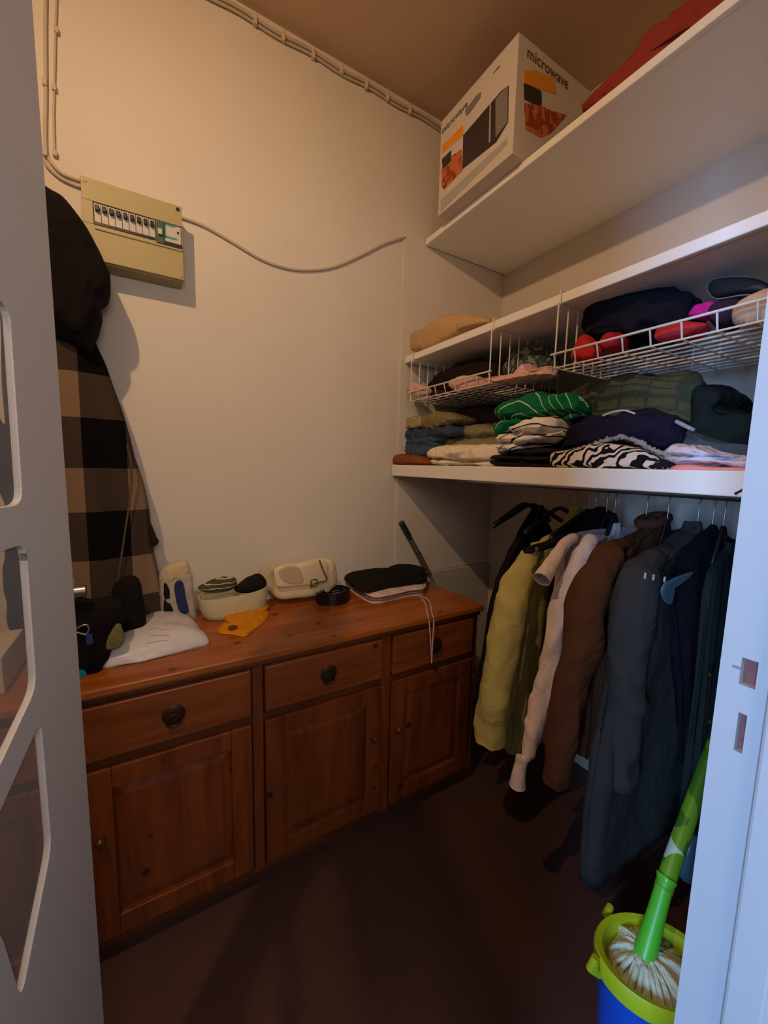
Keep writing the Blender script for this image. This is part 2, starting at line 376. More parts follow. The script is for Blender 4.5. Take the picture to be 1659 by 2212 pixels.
# ------------------------------------------------------------ glazed door leaf
def door_leaf():
    H = Vector((-.30, .15, 0)); D = Vector((.250, .968, 0)).normalized(); N = Vector((D.y, -D.x, 0))
    root = thing('door_1', None, None, H, kind='structure')
    Wd, Hd, T = .70, 2.24, .009
    def rnd(poly, r):
        out = []
        m = len(poly)
        for i in range(m):
            a, b, c = Vector(poly[i - 1]), Vector(poly[i]), Vector(poly[(i + 1) % m])
            d1 = (a - b); d2 = (c - b); q = min(r, d1.length * .45, d2.length * .45)
            p1 = b + d1.normalized() * q; p2 = b + d2.normalized() * q
            for k in range(6):
                t = k / 5; out.append(tuple((1 - t) ** 2 * p1 + 2 * t * (1 - t) * b + t * t * p2))
        return out
    mid = .35
    def mir(p): return [(2 * mid - s, z) for s, z in p][::-1]
    A = [(.122, 1.362), (.578, 1.362), (.585, 1.62), (.122, 1.62)]
    A2 = [(.122, 1.70), (.578, 1.70), (.578, 1.93), (.122, 1.93)]
    B = [(.122, 1.308), (.122, 1.103), (.35, .965), (.574, 1.100), (.578, 1.308)]
    Cc = [(.578, 1.048), (.578, .842), (.484, .712), (.462, .84), (.41, .952)]
    Dm = [(.35, .90), (.425, .82), (.455, .66), (.35, .56), (.245, .66), (.275, .82)]
    holes = [rnd(h, .022) for h in (A, A2, B, Cc, mir(Cc), Dm)]
    outer = [(0, .005), (Wd, .005), (Wd, Hd), (0, Hd)]
    P = lambda s, z, n: H + D * s + N * n + Vector((0, 0, z))
    bm = bmesh.new(); E = []
    for lp in [outer] + holes:
        vs = [bm.verts.new((s, z, 0)) for s, z in lp]
        for i in range(len(vs)): E.append(bm.edges.new((vs[i], vs[(i + 1) % len(vs)])))
    bmesh.ops.triangle_fill(bm, use_beauty=True, use_dissolve=False, edges=E)
    r = bmesh.ops.extrude_face_region(bm, geom=list(bm.faces))
    for v in r['geom']:
        if isinstance(v, bmesh.types.BMVert): v.co.z = 1
    bm.verts.ensure_lookup_table()
    V = [P(v.co.x, v.co.y, (v.co.z - .5) * T) for v in bm.verts]; Fc = [tuple(v.index for v in f.verts) for f in bm.faces]
    bm.verts.index_update()
    Fc = [tuple(v.index for v in f.verts) for f in bm.faces]
    bm.free()
    o = mk('door_frame', V, Fc, M_door, root, smooth=False); bevel(o, .001, 2)
    Mg = mat_glass('door_glass')
    for h in holes:
        c = Vector((sum(p[0] for p in h) / len(h), sum(p[1] for p in h) / len(h)))
        hh = [c + (Vector(p) - c) * 1.015 for p in h]; n = len(hh)
        V = [P(p[0], p[1], -.002) for p in hh] + [P(p[0], p[1], .002) for p in hh]
        Fc = [tuple(range(n)), tuple(range(2 * n - 1, n - 1, -1))] + [(i, (i + 1) % n, n + (i + 1) % n, n + i) for i in range(n)]
        mk('glass_pane', V, Fc, Mg, root, smooth=False)
    # lock faceplate on the free edge
    def lb(name, s0, s1, n0, n1, z0, z1, m, par=root, bv=0):
        v = [P(s, z, n) for z in (z0, z1) for n in (n0, n1) for s in (s0, s1)]
        _, f = boxdata(0, 1, 0, 1, 0, 1); o = mk(name, v, f, m, par, smooth=False)
        if bv: bevel(o, bv)
        return o
    lb('lock_faceplate', Wd - .001, Wd + .0015, -.004, .004, 1.07, 1.27, M_steel)
    lb('latch_bolt', Wd, Wd + .009, -.003, .003, 1.205, 1.222, M_steel)
    tubes('hinge', [[H + Vector((.002, .0, z)), H + Vector((.002, .0, z + .09))] for z in (.25, 1.0, 1.75)], .006, M_steel, root)
door_leaf()

# ------------------------------------------------------------ shelves
def shelf(name, label, x0, z0, z1, fz0, fz1, y1=YB - .0125, ft=.018, xe=XR):
    t = thing(name, label, 'shelf', ((x0 + XR) / 2, (YF + YB) / 2, z0))
    box('board', x0 + ft, xe, YF, y1, z0, z1, M_shelf, t, bv=.001)
    box('front_edge', x0, x0 + ft, YF, y1, fz0, fz1, M_shelf, t, bv=.003)
    return t
shelf('wall_shelf', 'deep white shelf of folded clothes above the hanging coats', 1.04, 1.405, 1.428, 1.378, 1.432)
shelf('wall_shelf', 'white shelf with wire baskets slung under it', 1.10, 1.932, 1.958, 1.930, 1.960)
t = shelf('wall_shelf', 'topmost white shelf carrying the oven carton', 1.20, 2.502, 2.526, 2.500, 2.527)
M_brown = mat_plain('brown_paint_chip', (120, 96, 80), .8)
chip = mk('paint_chip', [on(1418, 402, 0, XR - .002), on(1448, 392, 0, XR - .002), on(1440, 404, 0, XR - .002), on(1424, 413, 0, XR - .002)] + [p + Vector((.003, 0, 0)) for p in [on(1418, 402, 0, XR - .002), on(1448, 392, 0, XR - .002), on(1440, 404, 0, XR - .002), on(1424, 413, 0, XR - .002)]], [(0, 1, 2, 3), (7, 6, 5, 4), (0, 4, 5, 1), (1, 5, 6, 2), (2, 6, 7, 3), (3, 7, 4, 0)], M_brown, t, smooth=False)
# small screw hook at the right end of the lower shelf edge
t = thing('cup_hook', 'small dark screw hook on the lower shelf edge beside the door frame', 'hook', (1.03, .315, 1.385))
tube('hook_wire', [(1.043, .33, 1.385), (1.030, .328, 1.386), (1.024, .318, 1.392), (1.022, .308, 1.402), (1.026, .303, 1.408)], .0022, M_bronze, t, smooth=14)

# ------------------------------------------------------------ electrics
def fuse_box():
    t = thing('fuse_box', 'cream surface-mounted fuse box high on the back wall', 'fuse box', (-.012, YB, 2.04))
    x0, x1, y0, z0, z1 = -.150, .127, YB - .083, 2.052, 2.288
    o = box('housing', x0 + .004, x1 - .004, y0 + .012, YB, z0 - .004, z1 - .004, mat_plain('housing_plastic', (160, 146, 108), .5, var=.02), t, bv=.004)
    # cover with the breaker window cut out
    wz0, wz1, wx0, wx1 = z0 + .105, z0 + .172, x0 + .028, x1 - .003
    boxes('cover', [(x0, x1, y0, y0 + .014, z0, wz0), (x0, x1, y0, y0 + .014, wz1, z1), (x0, wx0, y0, y0 + .014, wz0, wz1), (wx1, x1, y0, y0 + .014, wz0, wz1)], M_cream_pl, t, bv=.002)
    box('hinged_flap_ridge', x0 + .03, x1 - .002, y0 - .004, y0 + .001, wz0 - .014, wz0 - .006, M_cream_pl, t, bv=.001)
    mg = mat_plain('breaker_grey', (196, 190, 180), .4); mb = M_blackp
    n = 9; w = .0185
    for i in range(n):
        bx = wx0 + .002 + i * w
        b = box('breaker', bx, bx + w - .0012, y0 + .003, y0 + .02, wz0 + .003, wz1 - .002, mg, t, bv=.001)
        box('toggle', bx + .003, bx + w - .004, y0 - .010, y0 + .006, wz0 + .040, wz0 + .056, mb, b, bv=.002)
    box('lower_rail', wx0 + .001, wx0 + n * w, y0 - .001, y0 + .004, wz0 + .001, wz0 + .009, mb, t)
    sx = wx0 + n * w + .003
    a = box('main_switch', sx, sx + .024, y0 - .006, y0 + .016, wz0 - .006, wz1 - .001, mat_plain('smoke_green_plastic', (70, 96, 78), .3), t, bv=.002)
    box('toggle', sx + .005, sx + .018, y0 - .016, y0 - .004, wz0 + .018, wz0 + .036, mat_plain('pale_plastic', (196, 190, 160), .4), a, bv=.002)
    a = box('residual_current_switch', sx + .026, wx1 - .002, y0 - .001, y0 + .016, wz0 + .004, wz1 - .004, mg, t, bv=.002)
    mt = mat_plain('teal_plastic', (50, 150, 140), .4)
    box('teal_stripe', sx + .027, wx1 - .014, y0 - .002, y0, wz0 + .018, wz0 + .024, mt, a)
    box('teal_stripe', sx + .027, wx1 - .020, y0 - .002, y0, wz1 - .010, wz1 - .006, mt, a)
    box('teal_stripe', sx + .026, sx + .029, y0 - .002, y0, wz0 + .018, wz1 - .006, mt, a)
    box('dark_base', sx + .002, wx1, y0 - .004, y0 + .002, wz0 - .008, wz0 + .006, mb, a)
    box('test_button', wx1 - .014, wx1 - .008, y0 - .004, y0, wz0 + .040, wz0 + .046, mb, a)
    for sxx, szz in ((x0 + .01, z1 - .01), (x1 - .012, z1 - .012), (x1 - .01, z0 + .012)):
        tube('cover_screw', [(sxx, y0 - .002, szz), (sxx, y0 + .003, szz)], .006, M_bronze if sxx > 0 and szz > 2.2 else M_cream_pl, t)
fuse_box()
def cable(name, label, px, r, clips=(), y=YB - .006, kind='cable', n=60, side=1):
    t = thing(name, label, kind, tuple(on(*px[0], 1, y)))
    pts = [on(u, v, 1, y) for u, v in px]
    tube('cable_sheath', pts, r, M_cable, t, n=10, smooth=n)
    for u, v in clips:
        p = on(u, v, 1, y); box('cable_clip', p.x - .006, p.x + .006, y - r - .004, YB, p.z - .009, p.z + .009, M_cable, t, bv=.002)
    return t
cable('power_cable', 'pale cable sagging across the back wall from the fuse box to the shelves', [(388, 468), (440, 488), (500, 522), (560, 558), (610, 577), (660, 584), (720, 577), (780, 552), (830, 527), (876, 512)], .0055)
cable('power_cable', 'upper painted cable curving into the left side of the fuse box', [(100, -60), (98, 60), (99, 200), (98, 300), (104, 340), (130, 372), (160, 386), (178, 391)], .005, [(97, 180), (98, 332)])
cable('power_cable', 'lower painted cable curving into the left side of the fuse box', [(95, 345), (105, 362), (130, 384), (160, 399), (178, 404)], .005, y=YB - .007)
cable('power_cable', 'thin painted cable clipped vertically beside the fuse box cables', [(124, -60), (120, 60), (118, 150), (116, 250), (118, 335)], .003, [(122, 66), (117, 190), (119, 332)])
def top_cable():
    t = thing('power_cable', 'painted cable clipped along the top of the back wall', 'cable', (.3, YB, 3.05))
    pts = []
    for k in range(60):
        x = .2 + k * (1.36 - .2) / 59
        pts.append((x, YB - .008, 3.058 + .004 * sin(x * 23)))
    tube('cable_sheath', pts, .0065, M_cable, t, n=8)
    tube('cable_sheath', [(p[0], p[1] , p[2] - .016) for p in pts], .005, M_cable, t, n=8)
    for u, v in ((551, 33), (612, 48), (677, 95), (738, 120), (792, 158), (838, 176), (886, 218)):
        p = on(u, v, 1, YB - .01); box('cable_clip', p.x - .007, p.x + .007, YB - .02, YB, 3.034, 3.068, mat_plain('clip_paint', (206, 186, 158), .5), t, bv=.003)
top_cable()
def lamp():
    t = thing('ceiling_lamp', 'small shaded bulb hanging from the closet ceiling', 'lamp', (LAMP[0], LAMP[1], LAMP[2]))
    tube('lamp_flex', [(LAMP[0], LAMP[1], LAMP[2] + .09), (LAMP[0], LAMP[1], ZC)], .003, M_wire, t)
    tube('lamp_shade', [(LAMP[0] - .03, LAMP[1] - .06, LAMP[2] + .09), (LAMP[0] - .02, LAMP[1] - .045, LAMP[2] + .05), (LAMP[0] - .008, LAMP[1] - .02, LAMP[2] + .018)], [.02, .03, .045], M_wire, t)
lamp()

# ------------------------------------------------------------ sideboard
def sideboard():
    t = thing('sideboard', 'varnished orange pine sideboard with four drawers over four doors', 'sideboard', (.28, 1.45, 0))
    x0, x1 = -.695, 1.205
    posts = [(-.695, -.665), (-.225, -.190), (.250, .282), (.724, .762), (1.178, 1.205)]
    y1 = 1.682
    box('carcass', x0 + .004, x1 - .004, FY + .022, y1, .07, ZD - .024, M_wood, t)
    box('top', x0 - .012, x1 + .016, FY - .022, y1 + .004, ZD - .026, ZD, M_wood_top, t, bv=.006)
    box('top_moulding', x0 - .004, x1 + .006, FY - .010, y1, ZD - .046, ZD - .026, M_wood_d, t, bv=.005)
    box('plinth', x0 + .03, x1 - .02, FY + .045, y1 - .02, 0, .07, M_wood_d, t)
    for a, b in posts: box('stile', a, b, FY, FY + .024, .06, ZD - .046, M_woodv, t, bv=.002)
    cols = [(posts[i][1], posts[i + 1][0]) for i in range(4)]
    for a, b in cols:
        box('rail', a, b, FY + .002, FY + .024, .604, .626, M_wood_d, t)
        box('rail', a, b, FY + .002, FY + .024, .06, .082, M_wood_d, t)
    for i, (a, b) in enumerate(cols):
        d = box('drawer', a + .005, b - .005, FY - .012, FY + .02, .632, ZD - .052, M_wood, t, bv=.005)
        cxx = (a + b) / 2; cz = .705
        if i < 3 or True:
            k = lathe_y('ring_pull_plate', [(.001, 0), (.028, 0), (.030, .002), (.025, .006), (.012, .007), (.001, .007)], (cxx, FY - .012, cz + .004), M_bronze, d)
            tor = [Vector((cxx + .019 * sin(g) , FY - .019, cz - .012 - .019 * cos(g))) for g in [2 * pi * q / 20 for q in range(21)]]
            tube('drop_ring', tor, .003, M_bronze, d, n=8)
        # framed door with a recessed, raised-field panel
        dz0, dz1 = .086, .600
        fr = .062; xa, xb = a + .005, b - .005
        dd = boxes('door', [(xa, xa + fr, FY - .008, FY + .018, dz0, dz1), (xb - fr, xb, FY - .008, FY + .018, dz0, dz1), (xa + fr, xb - fr, FY - .008, FY + .018, dz0, dz0 + fr), (xa + fr, xb - fr, FY - .008, FY + .018, dz1 - fr, dz1)], M_woodv, t, bv=.003)
        X0, X1, Z0, Z1 = xa + fr, xb - fr, dz0 + fr, dz1 - fr; g = .03
        V = [(X0, FY + .010, Z0), (X1, FY + .010, Z0), (X1, FY + .010, Z1), (X0, FY + .010, Z1), (X0 + g, FY + .001, Z0 + g), (X1 - g, FY + .001, Z0 + g), (X1 - g, FY + .001, Z1 - g), (X0 + g, FY + .001, Z1 - g), (X0, FY + .018, Z0), (X1, FY + .018, Z0), (X1, FY + .018, Z1), (X0, FY + .018, Z1)]
        Fc = [(4, 5, 6, 7), (0, 1, 5, 4), (1, 2, 6, 5), (2, 3, 7, 6), (3, 0, 4, 7), (0, 1, 9, 8), (1, 2, 10, 9), (2, 3, 11, 10), (3, 0, 8, 11), (8, 9, 10, 11)]
        mk('door_panel', V, Fc, M_woodv, dd, smooth=False)
        kx = xa + .03 if i in (1, 3) else xb - .03
        lathe_y('door_knob', [(.001, 0), (.013, 0), (.011, .006), (.014, .014), (.009, .022), (.001, .023)], (kx, FY - .008, .40), M_wood_d, dd)
def lathe_y(name, prof, c, mat, parent, n=24):
    V, Fc = [], []
    for (r, d) in prof:
        for k in range(n):
            g = 2 * pi * k / n; V.append((c[0] + r * cos(g), c[1] - d, c[2] + r * sin(g)))
    for i in range(len(prof) - 1):
        for k in range(n): Fc.append((i * n + k, i * n + (k + 1) % n, (i + 1) * n + (k + 1) % n, (i + 1) * n + k))
    return mk(name, V, Fc, mat, parent, sharp=40)
sideboard()

# ------------------------------------------------------------ carton on the top shelf
def carton():
    x0, x1, y0, y1, z0, z1 = 1.140, 1.56, 1.095, 1.515, 2.5275, 2.905
    t = thing('appliance_carton', 'white printed microwave oven carton on the topmost shelf', 'box', ((x0 + x1) / 2, (y0 + y1) / 2, z0))
    mc = mat_plain('white_carton_board', (206, 196, 188), .6, var=.02)
    box('carton_body', x0, x1, y0, y1, z0, z1, mc, t, bv=.002)
    def panel(name, px, ax, val, m, th=.0012):
        sgn = -1
        P_ = [on(u, v, ax, val) for u, v in px]; Q = [p.copy() for p in P_]
        for q in Q: q[ax] -= th
        for p in P_: p[ax] += .001
        n = len(P_)
        return mk(name, P_ + Q, [tuple(range(n)), tuple(range(2 * n - 1, n - 1, -1))] + [(i, (i + 1) % n, n + (i + 1) % n, n + i) for i in range(n)], m, t, smooth=False)
    f = lambda L: [(940 + x / 7.63, 180 + y / 7.63) for x, y in L]
    g = lambda L: [(1110 + x / 8.73, 70 + y / 8.73) for x, y in L]
    my = mat_plain('print_yellow', (228, 150, 30), .5); mdk = mat_plain('print_dark', (52, 44, 44), .4); mgr = mat_plain('print_grey', (128, 120, 118), .5)
    mgn = mat_plain('print_dark_green', (44, 44, 30), .5); mfood = mat_spots('print_food', (150, 66, 34), (196, 110, 70), 26, .5)
    mlg = mat_plain('print_pale_grey', (172, 166, 160), .5)
    A = x0
    panel('printed_band', f([(120, 1030), (460, 680), (465, 860), (110, 1165)]), 0, A, my)
    panel('printed_food_photo', f([(110, 1400), (290, 1190), (440, 1080), (450, 1440), (150, 1755), (110, 1700)]), 0, A, mfood)
    panel('printed_badge', f([(115, 1260), (265, 1105), (270, 1280), (130, 1410)]), 0, A, mgn, .002)
    panel('printed_oven_picture', f([(465, 860), (900, 350), (1090, 130), (1215, 40), (1205, 640), (1010, 970), (450, 1420)]), 0, A, mdk)
    panel('printed_oven_controls', f([(1000, 270), (1085, 160), (1205, 60), (1195, 640), (1000, 900)]), 0, A, mgr, .002)
    panel('printed_oven_handle', f([(905, 350), (925, 330), (915, 960), (890, 990)]), 0, A, mlg, .0025)
    panel('printed_capsule', f([(500, 440), (600, 310), (700, 180), (760, 140), (750, 230), (640, 400), (540, 530), (500, 530)]), 0, A, mgr)
    panel('printed_strip', f([(95, 1930), (1190, 900), (1180, 1020), (90, 2120)]), 0, A, mlg)
    panel('printed_band', g([(185, 730), (420, 720), (760, 880), (800, 1180), (520, 1080), (190, 960)]), 1, y0, my)
    panel('printed_badge', g([(185, 960), (510, 1110), (520, 1380), (340, 1340), (190, 1260)]), 1, y0, mgn, .002)
    panel('printed_food_photo', g([(190, 1330), (500, 1380), (700, 1480), (1000, 1560), (700, 1900), (500, 1990), (220, 1830)]), 1, y0, mfood)
    def text(s, org, xdir, ydir, size, m):
        c = bpy.data.curves.new('t', 'FONT'); c.body = s; c.size = size; c.extrude = .0008
        o = bpy.data.objects.new('t', c); C.objects.link(o)
        bpy.context.view_layer.update()
        me = bpy.data.meshes.new_from_object(o.evaluated_get(bpy.context.evaluated_depsgraph_get()))
        bpy.data.objects.remove(o); xd = Vector(xdir); yd = Vector(ydir); zd = xd.cross(yd); org = Vector(org)
        vs = [org + xd * v.co.x + yd * v.co.y + zd * v.co.z for v in me.vertices]
        mk('printed_lettering', vs, [tuple(p.vertices) for p in me.polygons], m, t, smooth=False, fix=False)
    mt = mat_plain('print_lettering_dark', (92, 80, 66), .5)
    text('microwave', on(955, 291, 0, A) - Vector((.001, 0, 0)), (0, -1, 0), (0, 0, 1), .036, mt)
    text('oven', on(1066, 161, 0, A) - Vector((.001, 0, 0)), (0, -1, 0), (0, 0, 1), .016, mgr)
    text('microwave', on(1137, 122, 1, y0) - Vector((0, .001, 0)), (1, 0, 0), (0, 0, 1), .052, mt)
carton()
# red-orange bundle behind the front edge of the top shelf
M_red = mat_cloth('dull_red_cloth', (150, 62, 52))
o = puff('blanket', [(1262, 245), (1300, 205), (1340, 165), (1380, 118), (1405, 85), (1460, 45), (1520, -5), (1640, -60), (1660, 0), (1560, 60), (1400, 200), (1300, 250)], 0, 1.36, .06, .2, M_red, rest=2.528, amp=.008)
tag(o, 'dull red folded blanket lying along the topmost shelf', 'blanket')
# beige jumper on the middle shelf
M_beige = mat_cloth('beige_knit', (196, 160, 118), wr=.3)
t = thing('jumper', 'folded beige jumper lying on the shelf above the left wire basket', 'jumper', tuple(on(975, 730, 0, 1.2)))
puff('folded_body', [(890, 765), (892, 735), (905, 722), (935, 708), (960, 690), (985, 680), (1020, 678), (1045, 684), (1062, 690), (1070, 705), (1000, 740), (940, 765)], 0, 1.20, .08, .2, M_beige, t, rest=1.9605, amp=.004)
puff('folded_sleeve', [(990, 700), (1010, 690), (1045, 686), (1062, 693), (1050, 703), (1010, 712), (992, 716)], 0, 1.135, .03, .05, M_beige, t, amp=.002)

# ------------------------------------------------------------ wire baskets
def basket(y0, y1, label, z0=1.738, zr=1.778, arms=(.06,), depth=.40):
    t = thing('wire_basket', label, 'basket', (1.25, (y0 + y1) / 2, z0), group=None)
    xf, xb = 1.082, 1.082 + depth; r = .0024
    top = 1.929
    tubes('rim', [[(xf, y0, zr), (xf, y1, zr)]], .0034, M_wire, t)
    # the two side panels of upright wires
    for y in (y0 + .012, y1 - .012):
        n = 9; L = []
        for k in range(n):
            x = xf + .006 + (depth - .01) * k / (n - 1)
            L.append([(x, y, z0), (x, y, top - .002)])
        L.append([(xf + .004, y, top - .002), (xb, y, top - .002)]); L.append([(xf + .004, y, z0), (xb, y, z0)])
        tubes('side_wires', L, r, M_wire, t, n=6)
    L = []
    n = 11
    for k in range(n):
        x = xf + .01 + (depth - .01) * k / (n - 1); L.append([(x, y0 + .012, z0), (x, y1 - .012, z0)])
    tubes('bottom_wires', L, r, M_wire, t, n=6)
    L = []
    m = max(4, int((y1 - y0) / .065))
    for k in range(m + 1):
        y = y0 + .012 + (y1 - y0 - .024) * k / m
        L.append([(xf, y, zr), (xf + .012, y, z0), (xb, y, z0), (xb, y, z0 + .10)])
    L.append([(xb, y0 + .012, z0 + .1), (xb, y1 - .012, z0 + .1)])
    tubes('cross_wires', L, r, M_wire, t, n=6)
    for y in (y0 + .012, y1 - .012):
        tube('shelf_arm', [(xf + .006, y, z0), (xf + .006, y, 1.915), (1.0955, y, 1.928), (1.0935, y, 1.9655), (1.13, y, 1.9655), (1.30, y, 1.9655)], .0026, M_wire, t, n=8)
    return t
basket(1.085, 1.622, 'left white wire basket under the middle shelf holding pink cloth')
basket(.20, .835, 'right white wire basket under the middle shelf holding dark and red clothes')
ZB = 1.7415
def cl(col, nm=None, **k):
    nm = nm or 'cloth_%d_%d_%d' % col; return mat_cloth(nm, col, **k)
def item(name, label, cat, px, x, df, db, m, rest=None, amp=.004, sc=16, **k):
    o = puff(name, px, 0, x, df, db, m, rest=rest, amp=amp, sc=sc, **k); tag(o, label, cat); return o
item('scarf', 'black knitted scarf bunched in the left wire basket', 'scarf', [(930, 850), (945, 815), (975, 800), (1000, 785), (1040, 775), (1075, 780), (1085, 820), (1040, 850), (980, 862)], 1.25, .06, .10, cl((38, 26, 26)), ZB + .001, .008, 25)
item('t_shirt', 'pink top spilling over the front of the left wire basket', 'shirt', [(975, 835), (985, 818), (1015, 812), (1040, 815), (1065, 822), (1120, 808), (1160, 812), (1150, 838), (1080, 840), (1010, 852)], 1.135, .035, .05, cl((226, 176, 166)), ZB + .001, .005, 22)
item('t_shirt', 'pale pink top at the right end of the left wire basket', 'shirt', [(1105, 830), (1120, 800), (1135, 785), (1150, 798), (1175, 800), (1195, 790), (1190, 835), (1150, 845)], 1.18, .03, .06, cl((222, 184, 180)), ZB + .001, .005)
item('shirt', 'grey-green patterned top piled behind the pink tops', 'shirt', [(1090, 805), (1105, 775), (1125, 755), (1160, 745), (1190, 750), (1195, 800), (1150, 815), (1105, 820)], 1.29, .05, .09, mat_spots('faded_pattern_cloth', (58, 72, 76), (136, 140, 128), 30, .53), ZB + .001, .006)
item('sock', 'pale pink sock poking through the left end of the wire basket', 'sock', [(884, 835), (893, 826), (910, 832), (926, 838), (926, 850), (900, 856), (886, 848)], 1.10, .012, .03, cl((210, 176, 162)), None, .003)
item('cap', 'dark red-brown cap hanging low in the left wire basket', 'cap', [(930, 850), (945, 842), (975, 850), (1010, 862), (1040, 868), (1010, 875), (975, 876), (945, 868)], 1.17, .02, .08, cl((70, 34, 28)), ZB + .001, .003)
item('sweater', 'navy and black pile of sweaters heaped in the right wire basket', 'sweater', [(1278, 722), (1285, 690), (1300, 655), (1330, 635), (1370, 628), (1420, 625), (1470, 630), (1500, 645), (1510, 680), (1480, 715), (1400, 735), (1320, 745), (1285, 740)], 1.28, .10, .14, cl((24, 24, 34)), ZB + .001, .018, 15)
item('cloth_bundle', 'bright red cloth at the left end of the right wire basket', 'cloth', [(1240, 775), (1250, 740), (1268, 722), (1285, 738), (1296, 760), (1280, 778), (1255, 780)], 1.15, .03, .05, cl((196, 44, 46)), ZB + .001, .004)
item('cloth_bundle', 'small red cloth tucked between the dark sweaters', 'cloth', [(1300, 745), (1310, 722), (1330, 716), (1345, 728), (1340, 750), (1315, 760)], 1.16, .03, .05, cl((170, 34, 42)), ZB + .001, .003)
item('cloth_bundle', 'red cloth lying right of the middle of the right wire basket', 'cloth', [(1415, 730), (1425, 708), (1460, 700), (1495, 695), (1525, 700), (1510, 718), (1470, 730), (1430, 738)], 1.13, .025, .07, cl((190, 52, 56)), ZB + .001, .004)
item('cloth_bundle', 'magenta cloth standing behind the right wire basket rim', 'cloth', [(1490, 685), (1500, 662), (1520, 655), (1545, 652), (1550, 672), (1525, 685)], 1.22, .02, .05, cl((196, 30, 140)), ZB + .001, .002)
item('leggings', 'dark purple leggings folded near the beige top', 'leggings', [(1535, 690), (1545, 660), (1575, 648), (1610, 645), (1612, 670), (1590, 700), (1550, 712)], 1.20, .04, .06, cl((52, 34, 52)), ZB + .001, .004)
item('blouse', 'beige frilled top at the right end of the wire basket', 'blouse', [(1592, 705), (1594, 675), (1608, 655), (1640, 638), (1690, 625), (1720, 660), (1700, 695), (1650, 705), (1620, 712)], 1.15, .05, .07, cl((206, 168, 142)), ZB + .001, .004)
def zip_case():
    px = [(1528, 625), (1535, 608), (1560, 601), (1600, 598), (1640, 602), (1665, 615), (1668, 630), (1640, 636), (1600, 638), (1560, 645), (1540, 643)]
    t = thing('zip_case', 'long black zipped case lying on top of the right basket', 'case', tuple(on(1590, 625, 0, 1.2)))
    puff('case_body', px, 0, 1.24, .02, .09, mat_plain('black_nylon', (16, 22, 28), .6), t, amp=.0)
    P_ = catmull([on(u, v, 0, 1.228) for u, v in px], 80); P_.append(P_[0])
    tube('zip_edging', P_, .0022, mat_plain('silver_zip', (110, 118, 124), .4, .5), t, n=6)
zip_case()

# ------------------------------------------------------------ folded clothes on the lower shelf
ZS = 1.4285
item('jumper', 'brown-orange knitted garment lying flat at the left end of the lower shelf', 'jumper', [(842, 1003), (845, 985), (865, 980), (900, 983), (925, 988), (945, 1004)], 1.12, .07, .2, mat_bands('brown_knit', (150, 92, 52), (110, 62, 34), 30, .4, 'Y', 3), ZS, .004, 30)
def stack(label, name, cat, layers, x, db, rest):
    t = thing(name, label, cat, tuple(on(*layers[0][0][0], 0, x)))
    for i, (px, m, df) in enumerate(layers): puff('fold' , px, 0, x, df, db, m, t, e=.4, amp=.006, sc=26, rest=rest if i == 0 else None)
    return t
MJ = cl((74, 92, 116)); MJ2 = cl((60, 76, 98))
stack('folded blue jeans, undermost pair of the leftmost stack', 'jeans', 'jeans', [([(866, 985), (865, 968), (880, 958), (930, 958), (948, 964), (948, 982), (920, 988)], MJ, .05), ([(872, 966), (876, 952), (930, 950), (950, 954), (946, 968), (900, 970)], MJ2, .045)], 1.17, .15, None)
stack('folded dark blue jeans on top of the other pair, under the khaki shirt', 'jeans', 'jeans', [([(862, 945), (864, 932), (900, 928), (950, 925), (985, 920), (990, 938), (955, 946), (900, 952)], MJ2, .05), ([(868, 954), (872, 944), (910, 940), (955, 940), (950, 956), (900, 958)], MJ, .045)], 1.17, .15, None)
stack('khaki shirt folded on top of the blue jeans', 'shirt', 'shirt', [([(861, 928), (862, 912), (885, 905), (920, 900), (928, 920), (900, 928)], cl((166, 152, 108)), .05), ([(920, 922), (926, 900), (950, 890), (985, 895), (995, 908), (970, 922), (935, 930)], cl((132, 122, 88)), .05)], 1.17, .14, None)
item('t_shirt', 'grey-green folded T-shirt behind the white one on the lower shelf', 'shirt', [(950, 1000), (953, 955), (965, 938), (1000, 926), (1035, 915), (1060, 922), (1085, 935), (1090, 1000)], 1.24, .05, .15, cl((140, 134, 104)), ZS, .008, 20, grooves=(.72,))
item('t_shirt', 'thick white folded T-shirt at the front of the lower shelf', 'shirt', [(930, 985), (938, 970), (965, 962), (1010, 961), (1050, 961), (1080, 965), (1082, 1006), (1040, 1008), (980, 1006), (945, 1003)], 1.12, .06, .18, cl((236, 222, 200), wr=.6), ZS, .006, 22, grooves=(.30,))
item('jumper', 'dark brown crumpled jumper behind the jeans on the lower shelf', 'jumper', [(975, 960), (985, 915), (1000, 885), (1040, 875), (1075, 880), (1095, 900), (1090, 960)], 1.38, .07, .14, cl((74, 60, 52)), ZS, .008, 14)
item('sweater', 'dark grey pile of knitwear at the back under the left basket', 'sweater', [(960, 960), (985, 890), (1020, 868), (1080, 855), (1150, 845), (1200, 850), (1215, 960)], 1.52, .06, .12, cl((72, 68, 60)), ZS, .008, 12)
item('sweater', 'green sweater with thin white stripes on the lower shelf', 'sweater', [(1072, 905), (1078, 885), (1100, 868), (1135, 858), (1170, 852), (1210, 852), (1250, 858), (1255, 895), (1220, 905), (1160, 912), (1110, 928), (1085, 940), (1075, 928)], 1.18, .06, .16, mat_arch('green_white_stripe', (16, 112, 72), (206, 222, 200), .043, .09, 5.0, -.12, .3, .03, .02), None, .010, 18, grooves=(.40,))
